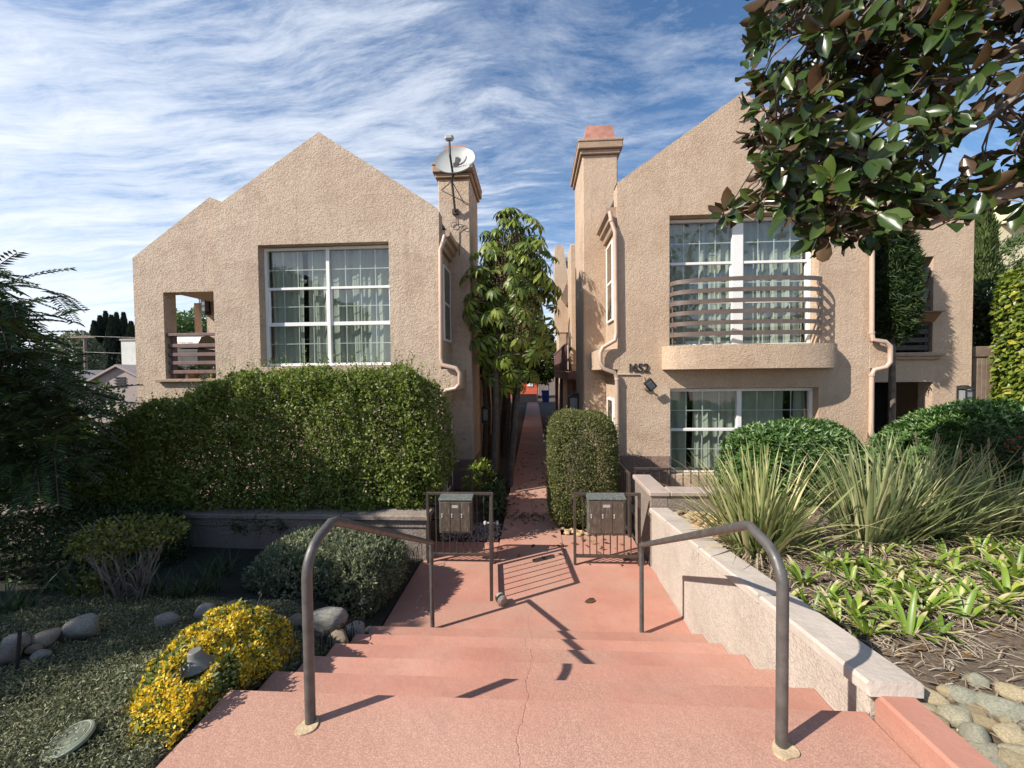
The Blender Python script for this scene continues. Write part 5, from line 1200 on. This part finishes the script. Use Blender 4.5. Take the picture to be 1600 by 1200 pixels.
# fallen leaves on the walkway
n = 170; Y = RNG.uniform(5.1, 13, n); X = RNG.uniform(-.5, .4, n); P = np.stack([X, Y, 0*X+.012], 1)
P2 = np.stack([RNG.uniform(.35, 1.3, 30), RNG.uniform(5.1, 6, 30), np.full(30, .012)], 1); P = np.concatenate([P, P2]); n = len(P)
fl_ = leaves('fallen_leaves', P, rv(n)*np.array([1, 1, .15]), rv(n)*.5+np.array([0, 0, 1]), .075*(.5+RNG.random(n)), .42, T_QUAD, LM['litter']); tag(fl_, kind='stuff')
n = 130; P = np.stack([RNG.normal(size=n)*.25-.05, RNG.normal(size=n)*.10+6.75, np.full(n, .012)], 1)
fl_ = leaves('leaf_drift', P, rv(n)*np.array([1, 1, .15]), rv(n)*.5+np.array([0, 0, 1]), .06*(.5+RNG.random(n)), .42, T_QUAD, LM['litter']); tag(fl_, kind='stuff')
q = onZ(913, 941, .012); o = leaves('fallen_leaf', np.array([tuple(q)]), np.array([(1, .35, .1)]), np.array([(.4, -.6, .7)]), .14, .34, T_MAG, LM['litter'], None, np.array([.3])); tag(o, 'single curled brown leaf lying on the sunny landing', 'leaf')

# ---- magnolia over the upper right corner
mg = thing('magnolia_tree', 'large magnolia with glossy leaves and brown undersides hanging over the upper right corner', 'tree', (4.9, 2.3, .9))
limbs = [
    [(1900, 240, 2.5), (1700, 262, 2.55), (1600, 292, 2.7), (1540, 318, 2.8), (1480, 337, 2.9), (1420, 320, 3.0), (1385, 300, 3.05), (1320, 292, 3.1), (1250, 268, 3.1), (1205, 232, 3.1)],
    [(1480, 337, 2.9), (1440, 352, 2.95), (1390, 342, 3.0), (1330, 338, 3.05), (1270, 330, 3.05), (1200, 322, 3.1), (1125, 326, 3.1)],
    [(1750, 0, 2.9), (1640, 40, 3.0), (1590, 75, 3.1), (1545, 110, 3.1), (1500, 125, 3.2), (1400, 140, 3.2), (1300, 170, 3.2), (1225, 180, 3.2)],
    [(1700, -120, 2.6), (1560, -20, 2.8), (1480, 20, 2.9), (1440, 65, 2.9), (1370, 95, 2.95), (1290, 60, 3.0), (1220, 40, 3.0)],
    [(1640, 40, 3.0), (1600, 130, 2.9), (1540, 190, 2.9), (1470, 215, 2.9), (1400, 235, 2.95), (1330, 225, 3.0), (1260, 240, 3.0)],
    [(1420, 320, 3.0), (1400, 352, 2.9), (1350, 360, 2.9), (1290, 366, 2.9)],
]
LP = []
b = MB()
root_ = Vector((4.95, 2.3, .9)); crotch = Vector((4.85, 2.3, 3.3))
b.tube([root_, root_.lerp(crotch, .5)+Vector((.05, 0, 0)), crotch, crotch+Vector((.1, .1, 1.8)), crotch+Vector((.3, .2, 3.6))], [.2, .17, .15, .10, .04], 12)
for li, lm in enumerate(limbs):
    pts = [onY(*q) for q in lm]
    if li in (0, 2, 3): pts = [crotch+Vector((0, 0, .25*li))]+pts
    r0 = {0: .062, 1: .022, 2: .05, 3: .05, 4: .032, 5: .02}[li]; k = len(pts); sm = []
    for i in range(k-1):
        for s_ in range(4):
            t_ = s_/4; p0 = pts[max(i-1, 0)]; p1 = pts[i]; p2 = pts[i+1]; p3_ = pts[min(i+2, k-1)]
            sm.append(.5*((2*p1)+(p2-p0)*t_+(2*p0-5*p1+4*p2-p3_)*t_*t_+(3*p1-p0-3*p2+p3_)*t_**3))
    sm.append(pts[-1]); rr = [r0*(1-.82*i/(len(sm)-1))*(1+.06*math.sin(i*1.7)) for i in range(len(sm))]
    b.tube(sm, rr, 9); LP += [(p_, r_) for p_, r_ in zip(sm, rr)]
smooth_angle(b.build('trunk', MS['bark_pale'], mg), 60)
mpoly = [(1200, -60), (1180, 40), (1165, 85), (1168, 125), (1160, 190), (1180, 240), (1190, 280), (1168, 318), (1112, 318), (1112, 332), (1180, 340), (1240, 345), (1275, 382), (1330, 385), (1385, 372), (1400, 335), (1470, 345), (1640, 325), (1760, 325), (1760, -60)]
mc = []
while len(mc) < 540:
    u, v = rs.uniform(1095, 1740), rs.uniform(-60, 392)
    if not in_poly(u, v, mpoly): continue
    gap = max(math.exp(-(((u-1530)/95)**2+((v-215)/75)**2)), math.exp(-(((u-1570)/60)**2+((v-70)/60)**2)), .75*math.exp(-(((u-1420)/70)**2+((v-205)/30)**2)), math.exp(-(((u-1500)/90)**2+((v-390)/50)**2)))
    if rs.random() < gap*1.0: continue
    mc.append(onY(u, v, rs.uniform(2.45, 3.55)))
for i in range(190):   # the crown goes on above and to the right of the picture
    mc.append(Vector((4.9+rs.normal()*1.0, 2.5+rs.normal()*.7, 5.9+rs.normal()*.8)))
tw = MB(); PP, YY, NN, SS, RR = [], [], [], [], []
lpa = np.array([tuple(p_) for p_, _ in LP])
for c in mc:
    d2 = ((lpa-np.array(c))**2).sum(1); i = int(d2.argmin()); s_ = LP[i][0]
    if d2[i] < .5:
        md = s_.lerp(c, .55)+Vector(rs.normal(size=3)*.05); tw.tube([s_, md, c], [min(.010, LP[i][1]*.8), .006, .004], 5, False); ax = (c-md).normalized()
    else: ax = Vector(rs.normal(size=3)).normalized()
    ax = (ax*.8+Vector((-.25, 0, .25))).normalized(); a0 = ax.orthogonal().normalized(); a1 = ax.cross(a0); m_ = int(rs.integers(4, 8)); o0 = rs.random()*6.28; rr = rs.random()
    for j in range(m_):
        q = o0+2*PI*j/m_+rs.normal()*.25; rd = a0*math.cos(q)+a1*math.sin(q); y_ = (rd*rs.uniform(.6, 1)+ax*rs.uniform(.1, .8)+Vector((0, 0, rs.uniform(-.55, .1)))).normalized(); n_ = (ax-rd*.35+Vector((-.1, .25, .15))+Vector(rs.normal(size=3)*.3))
        PP.append(tuple(c-ax*(.012*j)+y_*.01)); YY.append(tuple(y_)); NN.append(tuple(n_ if rs.random() > .27 else -n_)); SS.append(rs.uniform(.085, .18)); RR.append(.35*rr+.65*rs.random())
ml = leaves('foliage', np.array(PP), np.array(YY), np.array(NN), np.array(SS), .50, T_MAG, LM['magnolia'], mg, np.array(RR), True); ml['kind'] = 'stuff'
tag(tw.build('twigs', MS['twig'], mg), kind='stuff')

# ---- umbrella tree between the houses
def palmate_tree(label, base, centre, half, nr_, size, group=None, trunks=4, lpn=8, lowcut=None, berries=3):
    t = thing('umbrella_tree', label, 'tree', base, group); PP, YY, NN, RR, SS = [], [], [], [], []; tips = []
    for i in range(nr_):
        d = rs.normal(size=3); d /= np.linalg.norm(d); rad_ = rs.uniform(.55, 1.05) if i % 4 else rs.uniform(.2, .6); c = np.array(centre)+d*np.array(half)*rad_
        c[0] = max(c[0], -1.72+(.0 if c[1] > 0 else 0)); ax = d*.75+np.array([0, -.18, .75]); ax /= np.linalg.norm(ax); a0 = np.cross(ax, (0.3, .8, .1)); a0 /= np.linalg.norm(a0); a1 = np.cross(ax, a0); rr = rs.random(); o0 = rs.random()*6.28; tips.append((c, ax)); sz = size*rs.uniform(.7, 1.15); m_ = lpn+int(rs.integers(-1, 3)); dr = rs.uniform(.2, .75)
        for j in range(m_):
            q = o0+2*PI*j/m_; rd = a0*math.cos(q)+a1*math.sin(q); y_ = rd*.9-ax*dr*.6+np.array([0, 0, -.28]); PP.append(c+rd*.02); YY.append(y_); NN.append(ax*.9+rd*.35+rs.normal(size=3)*.1); SS.append(sz*rs.uniform(.8, 1.1)); RR.append(.7*rr+.3*rs.random())
    leaves('foliage', np.array(PP), np.array(YY), np.array(NN), np.array(SS), .30, T_SCH, LM['scheff'], t, np.array(RR), True)['kind'] = 'stuff'
    b = MB(); bz = Vector(base); tp = []
    for i in range(trunks):
        a = 2*PI*i/max(1, trunks); s_ = bz+Vector((.22*math.cos(a), .3*math.sin(a), 0)); top = Vector(centre)+Vector((half[0]*.45*math.cos(a), half[1]*.4*math.sin(a), half[2]*.3*random.uniform(-.3, 1)))
        pth = [s_, s_.lerp(top, .3)+Vector((random.uniform(-.1, .1), 0, .1)), s_.lerp(top, .65)+Vector((random.uniform(-.12, .12), 0, 0)), top]; b.tube(pth, [.085, .065, .055, .03], 9); tp.append(pth)
    smooth_angle(b.build('trunk', MS['bark_dark'], t), 60)
    b = MB()
    for k_, (c, ax) in enumerate(tips):
        e = Vector(c); pth = tp[k_ % trunks]; s_ = min((pth[1], pth[2], pth[3], pth[2].lerp(pth[3], .5)), key=lambda q: (q-e).length); m_ = s_.lerp(e, .6)-Vector((0, 0, .05)); b.tube([s_, m_, e], [.014, .009, .005], 5, False)
    tag(b.build('branches', MS['twig'], t), kind='stuff')
    for k_ in range(berries):
        q0 = Vector(((-.62, 7.95, 4.45), (-.30, 7.9, 3.45), (-.1, 8.0, 3.9))[k_]); b = MB()
        for j in range(150):
            dd = Vector(rs.normal(size=3)); p_ = q0+Vector((dd.x*.16, dd.y*.14, dd.z*.20)); b.lathe([(.004, -.014), (.013, -.004), (.013, .006), (.004, .014)], p_, 5)
        b.build('berry_cluster', MS['berry'], t)['kind'] = 'stuff'
    return t
palmate_tree('tall umbrella tree with drooping glossy leaflets between the two front houses', (-.78, 8.6, 0), (-.44, 8.5, 4.15), (1.04, .72, 1.95), 560, .27, None, 3, 8)
palmate_tree('second umbrella tree standing in the shade behind the tall one in the passage', (-.95, 12.5, 0), (-.7, 12.6, 4.2), (.95, 1.3, 1.9), 170, .36, None, 4, 8, None, 0)
ft = thing('garden_tree', 'dark leafy tree over the far end of the passage', 'tree', (-1.2, 24, 0))
tag(bush('crown', 9000, (-.2, 24, 3.75), (1.6, 2.0, 1.95), .22, LM['podo'], ft, 2.2, .2, 1, .4, .5), kind='stuff'); b = MB(); b.tube([(-1.2, 24, 0), (-1.1, 24, 3)], .14, 9); b.build('trunk', MS['bark'], ft)
for k, (x_, y_) in enumerate(((-1.35, 10.6), (-1.2, 11.4), (-1.45, 12.2), (-1.15, 13.4), (-1.4, 14.4), (-1.2, 15.6))):
    t = thing('slender_tree', 'slim dark trunk in the row along the left side of the shaded passage', 'tree', (x_, y_, 0), 'slim trunks in the passage')
    b = MB(); b.tube([(x_, y_, -.05), (x_+.05, y_, 1.5), (x_-.03, y_, 3.2)], [.08, .065, .05], 9); b.build('trunk', MS['bark_dark'], t)
    tag(bush('crown', 900, (x_+.1, y_, 3.6), (.6, .6, 1.2), .2, LM['scheff'], t, 2, .2, 1.5, .2, .35), kind='stuff')
# shrub by the path near the chimney foot
sb_ = thing('young_plant', 'small light green leafy plant at the foot of the left chimney', 'plant', (-1.0, 7.6, 0))
tag(whorls('foliage', 60, (-1.05, 7.5, .42), (.26, .2, .36), .10, LM['ivy'], sb_, 2, .3, 4, .4, 6, .05), kind='stuff'); b = MB(); b.tube([(-1.05, 7.5, -.03), (-1.03, 7.5, .6)], .01, 6); b.build('stem', MS['twig'], sb_)
for k, (x_, y_) in enumerate(((-.75, 7.4), (-.8, 8.2), (-.72, 6.8))):
    t = thing('shade_plant', 'low dark plant along the left edge of the passage path', 'plant', (x_, y_, 0), 'low plants along the passage path')
    tag(bush('foliage', 700, (x_, y_, .18), (.2, .35, .22), .08, LM['dark'], t, 2, .3, 3, .08, .4), kind='stuff')

# ---- podocarpus and porch things on the right house
pd = thing('fern_pine', 'dark fern pine growing in the recess beside the right downspout', 'tree', (6.9, 7.9, 0))
tag(bush('foliage', 15000, (6.88, 7.9, 4.12), (.38, .26, 1.28), .13, LM['podo'], pd, 2.2, .26, 2.2, .15, .10, .5), kind='stuff')
tag(bush('outer_foliage', 1800, (7.27, 8.05, 4.35), (.24, .18, .55), .10, LM['pitto'], pd, 2, .2, 3, .03, .14, .5), kind='stuff')
b = MB(); b.tube([(6.9, 7.9, -.05), (6.9, 7.9, 2.2), (6.88, 7.9, 4.6)], [.07, .055, .02], 8); b.build('trunk', MS['bark'], pd)
for k, (v, lb) in enumerate(((430, 'dark wall pot hanging upper on the porch jamb of the right house'), (463, 'dark wall pot hanging lower on the porch jamb of the right house'))):
    z = pz(1447, v, 8.36); x_ = hlog[1]; t = thing('wall_pot', lb, 'pot', (x_-.1, 8.42, z))
    b = MB(); b.lathe([(.07, -.13), (.095, -.12), (.125, .10), (.135, .10), (.135, .14), (.115, .14), (.11, .09)], (x_-.14, 8.42, z), 20); smooth_angle(b.build('pot', MS['grillgrey'], t), 40)
    b = MB(); b.box(x_-.03, x_-.002, 8.36, 8.48, z-.05, z+.16, .004); b.build('hook', MS['iron'], t)
a = rects(1410, 489, 1463, 504, 8.2); t = thing('planter_trough', 'brown coir trough hung on the porch railing of the right house', 'planter', ((a[0]+a[1])/2, 8.2, a[2]))
b = MB(); b.hull([(a[0]+.08, 8.16, a[2]), (a[1]-.08, 8.16, a[2]), (a[0]+.08, 8.30, a[2]), (a[1]-.08, 8.30, a[2]), (a[0], 8.08, a[3]), (a[1], 8.08, a[3]), (a[0], 8.32, a[3]), (a[1], 8.32, a[3])]); b.build('liner', MS['coco'], t)
b = MB(); b.box(a[0]-.02, a[1]+.03, 8.06, 8.09, a[3]-.005, a[3]+.02); b.build('rim', MS['iron'], t)

# ---- porch things on the left house
zfl = hlg[2]-.03
gq = px(303, 540, 8.5); t = thing('barbecue_grill', 'dark covered barbecue standing on the upstairs porch', 'barbecue', (gq, 8.5, zfl))
b = MB(); b.box(gq-.33, gq+.33, 8.25, 8.75, zfl+.04, zfl+.72, .03); b.build('cabinet', MS['grillgrey'], t)
b = MB(); b.prism_x([(8.24, zfl+.74), (8.24, zfl+.84), (8.32, zfl+.98), (8.5, zfl+1.04), (8.68, zfl+.98), (8.76, zfl+.84), (8.76, zfl+.74)], gq-.34, gq+.34); b.build('hood', MS['lightgrey'], t)
b = MB(); b.tube([(gq-.25, 8.2, zfl+.86), (gq+.25, 8.2, zfl+.86)], .012, 8); b.build('handle', MS['dish'], t)
for k, (u, lb) in enumerate(((281, 'left'), (302, 'middle'), (322, 'right'))):
    x_ = px(u, 575, 7.85); t = thing('flower_pot', f'{lb} of the three small pots behind the brown porch railing', 'pot', (x_, 7.85, zfl))
    b = MB(); b.lathe([(.07, 0), (.10, .15), (.11, .15), (.11, .18), (.09, .18)], (x_, 7.85, zfl), 16); b.build('pot', MS['terracotta' if k == 1 else 'lightgrey'], t)
    tag(bush('foliage', 220, (x_, 7.85, zfl+.26), (.14, .12, .10), .05, LM['pitto'], t, 2, .3, 4, .05, .4), kind='stuff')

# =================================================================== BEHIND
RR_ = thing('stucco_house', 'further stucco house down the right side of the passage, grey roof behind a parapet', 'house', (4, 16, 0))
X0 = 1.22
b = MB(); b.box(X0+.25, 7, 13.6, 24, -.05, 6.0); b.box(X0, 7, 12.6, 13.6, 2.55, 6.6, .02); b.box(X0-.1, 7, 17.2, 18.6, 2.5, 6.4, .02)
b.build('wall', MS['stucco_right'], RR_)
b = MB(); p = [onY(867, 384, 16.5), onY(880, 384, 16.5), onY(888, 440, 16.5), onY(866, 440, 16.5)]
b.prism_y([(q.x, q.z) for q in [p[0], p[1], p[2], p[3]]], 16.4, 16.9); b.prism_y([(p[3].x, p[3].z), (p[2].x, p[2].z), (p[2].x+.3, 4.2), (p[3].x, 4.2)], 16.402, 16.9); b.build('parapet', MS['stucco_right'], RR_)
b = MB(); b.prism_x([(17, 7.3), (17, 7.0), (24, 9.2), (24, 9.5)], 1.2, 7); b.build('roof', MS['roofgrey'], RR_)
window(RR_, 14.2, 15.2, 3.4, 5.3, X0+.2, 1, [(0, .5, 0, False, .06), (.5, 1, .01, False, 0)], 'side', False, side=-1)
b = MB(); b.prism_y([(X0+.25-a, 5.6+c_) for a, c_ in ((0, -.3), (.1, -.3), (.3, 0), (.3, .1), (0, .15))], 13.61, 17.15); b.build('cornice', MS['gutter'], RR_)
b = MB()
for y_ in np.arange(12.3, 19.5, .14): b.box(X0-.17, X0-.145, y_, y_+.03, 2.62, 3.4)
b.box(X0-.19, X0-.12, 12.2, 19.6, 3.4, 3.46); b.box(X0-.19, X0-.12, 12.2, 19.6, 2.55, 2.62); b.build('railing', MS['brownwood'], RR_)
b = MB(); b.box(X0-.15, X0+.25, 12.2, 19.6, 2.3, 2.54); b.build('balcony_floor', MS['brownwood'], RR_)
for y_ in (12.4, 15.9, 19.3): b = MB(); b.box(X0-.14, X0-.02, y_, y_+.12, -.05, 2.3); b.build('balcony_post', MS['brownwood'], RR_)
LR_ = thing('stucco_house', 'further stucco house down the left side of the passage, mostly hidden by the umbrella trees', 'house', (-5, 23, 0))
b = MB(); b.prism_y([(-9, -.05), (-9, 5), (-5.3, 7.6), (-1.8, 5.2), (-1.8, -.05)], 21, 31); b.build('wall', MS['stucco_left'], LR_)
b = MB(); b.prism_y([(-9.1, 5.01), (-5.3, 7.66), (-1.7, 5.2), (-1.7, 5.27), (-5.3, 7.74), (-9.1, 5.08)], 20.9, 31.1); b.build('roof', MS['roofgrey'], LR_)

er = thing('red_building', 'low red walled building across the far end of the passage', 'building', (-.5, 40, 0))
b = MB(); a = rects(790, 598, 838, 640, 40); b.box(-4.5, a[1]+.1, 40, 44, -.05, pz(825, 597, 40)); b.build('wall', MS['redwall'], er)
b = MB(); b.box(-4.6, a[1]+.2, 39.9, 44.1, pz(825, 597, 40), pz(825, 592, 40)); b.build('roof', MS['terracotta'], er)
b = MB(); b.box(a[1]-.9, a[1]-.35, 39.94, 39.995, 1.2, 1.5); b.build('sign_strip', MS['white'], er)
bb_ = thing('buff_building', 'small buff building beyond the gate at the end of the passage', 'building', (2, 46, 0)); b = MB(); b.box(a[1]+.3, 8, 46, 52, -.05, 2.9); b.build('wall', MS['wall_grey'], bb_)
b = MB(); b.prism_y([(a[1], 2.9), (8.3, 2.9), (8.3, 3.1), (4.3, 4.4), (a[1], 3.1)], 45.8, 52); b.build('roof', MS['terracotta'], bb_)
gq = thing('iron_gate', 'tall black iron gate closing the far end of the passage', 'gate', (1, 34, 0)); panel(gq, px(839.5, 620, 34), px(858, 620, 34), .05, pz(848, 599, 34), 34, 6, True, 'x', .06)
lf = thing('low_fence', 'low grey slatted fence at the far end of the passage', 'fence', (0, 34.2, 0)); b = MB(); b.box(px(800, 620, 34.2), px(839, 620, 34.2), 34.2, 34.26, -.05, .62); b.build('slats', MS['capgrey'], lf); b = MB(); b.box(px(800, 620, 34.2), px(839, 620, 34.2), 34.17, 34.29, .63, .70); b.build('top_rail', MS['iron'], lf)
x_ = px(852, 620, 33); bn = thing('wheelie_bin', 'blue wheelie bin by the gate at the far end of the passage', 'bin', (x_, 33, 0))
b = MB(); b.hull([(x_+sx*w_, 33+sy*w_, z) for z, w_ in ((.06, .24), (1.0, .31)) for sx in (-1, 1) for sy in (-1, 1)]); b.build('body', MS['blue'], bn); b = MB(); b.box(x_-.34, x_+.34, 32.66, 33.34, 1.0, 1.08, .02); b.build('lid', MS['blue'], bn)

# right: cream building, junipers, ivy
cb_ = thing('cream_building', 'pale cream building with a moulded eave beyond the right house', 'building', (15, 11.5, 0))
x0 = px(1516, 350, 11.5); b = MB(); zt = pz(1560, 352, 11.5); b.box(x0, 26, 11.5, 20, -.05, zt); b.box(x0-.2, x0+.75, 12.5, 20, zt-.2, pz(1530, 325, 12.5)); b.build('wall', MS['cream'], cb_)
b = MB(); b.prism_x([(11.15, zt+.02), (11.15, zt+.14), (11.05, zt+.16), (11.05, zt+.30), (11.3, zt+.42), (11.5, zt+.55), (13, zt+.6), (13, zt+.02)], x0+.75, 26); b.build('eave', MS['cream'], cb_)
jn = thing('juniper', 'upright twisted juniper in front of the cream building', 'tree', (11, 9.6, 0))
def juniper(parent, x, y, zt_, w_, n):
    z = RNG.random(n)**.8*zt_; tw_ = lump(np.stack([z*2.2, z*0+3, z*0], 1), 1.0); R_ = w_*(1.05-z/zt_)**.75*(1+.35*lump(np.stack([z*5, RNG.random(n)*3, z*0], 1), 1)); a = RNG.random(n)*6.28; rr = np.sqrt(RNG.random(n))*.5+.5
    P = np.stack([x+.12*tw_+R_*rr*np.cos(a), y+R_*rr*np.sin(a), z+.35*rr*R_], 1); out = np.stack([np.cos(a), np.sin(a), 0*a], 1)
    return leaves('foliage', P, out*.5+np.array([0, 0, 1])+rv(n)*.35, out+rv(n)*.5, .13*(.6+.8*RNG.random(n)), .22, T_QUAD, LM['juniper'], parent)
jz = pz(1541, 328, 9.4); jx = px(1535, 400, 9.4); juniper(jn, jx, 9.4, jz, .62, 9000)['kind'] = 'stuff'
for dx_, zz, l_ in ((.15, 4.3, 1.0), (.2, 3.7, .9), (.1, 4.9, .7)):
    n = 700; t_ = RNG.random(n); c = np.stack([jx+dx_+l_*t_*.9, 9.3+0*t_, zz+l_*t_*.75], 1)+RNG.normal(size=(n, 3))*(.16*(1.05-t_))[:, None]
    leaves('side_tuft', c, np.array([.7, 0, .7])+rv(n)*.5, rv(n), .12, .22, T_QUAD, LM['juniper'], jn)['kind'] = 'stuff'
b = MB(); b.tube([(jx, 9.4, -.05), (jx, 9.4, jz*.9)], [.12, .02], 8); b.build('trunk', MS['bark'], jn)
iv = thing('ivy_hedge', 'tall wall of yellow green creeper leaves at the right edge', 'hedge', (9.8, 7.6, 0))
ix = px(1546, 500, 8.25); zi = pz(1575, 418, 8.0)
P, nr = blob_points(34000, (ix+1.9, 7.95, zi/2), (1.9, .4, zi/2), 7, .05, 1.6, .06, False); n = len(P)
tag(leaves('foliage', P, unit(nr*.5+np.array([0, 0, -.8])+rv(n)*.6), unit(nr+rv(n)*.5+np.array([0, 0, .4])), .10*(.6+.8*RNG.random(n)), .75, T_QUAD, LM['ivy'], iv), kind='stuff')
b = MB(); b.box(ix+.4, ix+3.6, 7.85, 8.1, -.05, zi-.5, .1); b.build('wall_core', MS['bark'], iv)
fp = thing('wooden_gate', 'brown boarded gate between the right house and the creeper wall', 'gate', (9.6, 8.5, 0))
a = rects(1521, 541, 1556, 640, 8.4); b = MB(); wd = (a[1]-a[0])/5
for k in range(5): b.box(a[0]+k*wd+.004, a[0]+(k+1)*wd-.004, 8.42, 8.45, -.05, a[3]-.22, .004)
b.build('boards', MS['wood_old'], fp); b = MB(); b.box(a[0]-.01, a[1]+.02, 8.40, 8.47, a[3]-.21, a[3], .006); b.build('top_board', MS['wood_old'], fp)
dt = thing('climbing_shrub', 'dark leafy climber filling the gap above the boarded gate', 'shrub', (9.9, 8.9, 0)); tag(bush('foliage', 3500, (9.75, 9.0, 2.4), (.32, .25, 1.95), .12, LM['podo'], dt, 3, .1, 2, .1, .5), kind='stuff')

# left: garage, white building, cypresses, pole, round trees
ga = thing('garage', 'small grey gabled garage with a louvred gable vent', 'garage', (-18.5, 16, 0)); pk_ = onY(186, 573, 16); e1 = onY(214, 587, 16)
ms = (pk_.z-e1.z)/(e1.x-pk_.x); xw = 2*pk_.x-(-14.2)
b = MB(); b.prism_y([(xw, -.05), (xw, pk_.z-ms*(pk_.x-xw)), (pk_.x, pk_.z), (-14.2, pk_.z-ms*(-14.2-pk_.x)), (-14.2, -.05)], 16, 22); b.build('wall', MS['greywall'], ga)
b = MB()
for sx in (-1, 1):
    ex = pk_.x+sx*(-14.2-pk_.x+.3)
    b.prism_y([(pk_.x, pk_.z+.01), (ex, pk_.z-ms*abs(ex-pk_.x)+.01), (ex, pk_.z-ms*abs(ex-pk_.x)+.10), (pk_.x, pk_.z+.10)], 15.85, 22.1)
b.build('roof', MS['greywall'], ga)
a = rects(179, 590, 196, 604, 15.98); vt = MB()
for k in range(4): z = a[2]+(a[3]-a[2])*k/3.2; vt.box(a[0], a[1], 15.95, 15.997, z, z+.045)
vt.build('vent_louvre', MS['black'], ga)
wb = thing('white_building', 'plain white walled building behind the grey garage', 'building', (-22, 24, 0)); a = rects(191, 532, 230, 640, 24); b = MB(); b.box(a[0], a[1]+3, 24, 30, -.05, a[3]); b.build('wall', MS['white_wall'], wb); b = MB(); b.box(a[0]-.05, a[1]+3.05, 23.95, 30.05, a[3]+.002, a[3]+.12); b.build('roof', MS['greywall'], wb)
nb = thing('neighbour_house', 'low house with a dark roof behind the grey garage', 'house', (-30, 28, 0)); b = MB(); b.box(-44, -25.5, 28, 34, -.05, 1.9); b.build('wall', MS['greywall'], nb); b = MB(); b.prism_x([(27.5, 1.9), (34.5, 1.9), (31, 3.2)], -44.5, -25); b.build('roof', MS['roofgrey'], nb)
for k, (u, vt_, w_) in enumerate(((147, 505, 1.0), (156, 497, 1.1), (165, 490, 1.2), (174, 496, 1.0), (182, 492, .9), (193, 492, 1.1), (205, 506, 1.1), (214, 510, 1.2))):
    q = onY(u, vt_, 42+k % 3); t = thing('cypress', 'dark pointed cypress in the row far behind the grey garage', 'tree', (q.x, q.y, 0), 'cypresses behind the garage')
    n = 2600; z = RNG.random(n)**.7*q.z; R_ = w_*1.15*np.minimum(1, (1.02-z/q.z)*1.9)**1.25; a_ = RNG.random(n)*6.28; rr = .55+.45*np.sqrt(RNG.random(n)); P = np.stack([q.x+R_*rr*np.cos(a_), q.y+R_*rr*np.sin(a_), z], 1); out = np.stack([np.cos(a_), np.sin(a_), 0*a_], 1)
    tag(leaves('crown', P, out*.3+np.array([0, 0, 1])+rv(n)*.2, out+rv(n)*.3, .42, .4, T_QUAD, LM['cypress'], t), kind='stuff'); b = MB(); b.tube([(q.x, q.y, -.05), (q.x, q.y, q.z*.8)], [.3, .05], 7); b.build('trunk', MS['bark'], t)
for k, (u, v, Y_, r_) in enumerate(((275, 520, 26, 1.5), (300, 518, 28, 1.7), (125, 535, 36, 1.5), (252, 540, 27, 1.5))):
    q = onY(u, v, Y_); t = thing('round_tree', ['rounded tree seen through the left part of the upstairs porch', 'rounded tree seen through the upstairs porch beside its column', 'pale rounded tree by the utility pole', 'rounded tree hidden behind the pier of the upstairs porch'][k], 'tree', (q.x, q.y, 0))
    tag(bush('crown', 6500, (q.x, q.y, q.z-1.3), (r_*1.1, r_, r_*1.8), .24, LM['pitto' if k != 2 else 'rosemary'], t, 2, .2, .9, .25, .5), kind='stuff'); b = MB(); b.tube([(q.x, q.y, -.05), (q.x, q.y, q.z)], [.2, .1], 8); b.build('trunk', MS['bark'], t)
q = onY(132, 518, 34); up = thing('utility_pole', 'wooden utility pole with a crossarm beyond the grey garage', 'utility pole', (q.x, 34, 0)); b = MB(); b.tube([(q.x, 34, -.05), (q.x, 34, q.z)], [.15, .11], 10); b.build('pole', MS['wood_old'], up); b = MB(); b.box(q.x-1.2, q.x+1.2, 33.82, 33.9, q.z-.6, q.z-.45); b.build('crossarm', MS['wood_old'], up)
for k, (v0, v1) in enumerate(((522, 524), (547, 549))):
    A_ = onY(132, v0+3, 33.8); B_ = Vector((-5, 36, A_.z+.2)); b = MB(); b.tube([A_.lerp(B_, t_)-Vector((0, 0, .5*4*t_*(1-t_))) for t_ in np.linspace(0, 1, 16)]+[], .018, 5); tag(b.build('power_line', MS['black']), ['upper power line running right from the utility pole', 'lower power line running right from the utility pole'][k], 'power line')
# neighbours hedge filling the far left behind the feathery tree
nh = thing('neighbour_hedge', 'dark unclipped greenery behind the feathery tree at the left edge', 'hedge', (-10, 7, 0)); tag(bush('foliage', 9000, (-10.6, 7.2, 1.1), (2.6, .8, 1.5), .11, LM['dark'], nh, 3, .15, 1, .15, .5), kind='stuff')
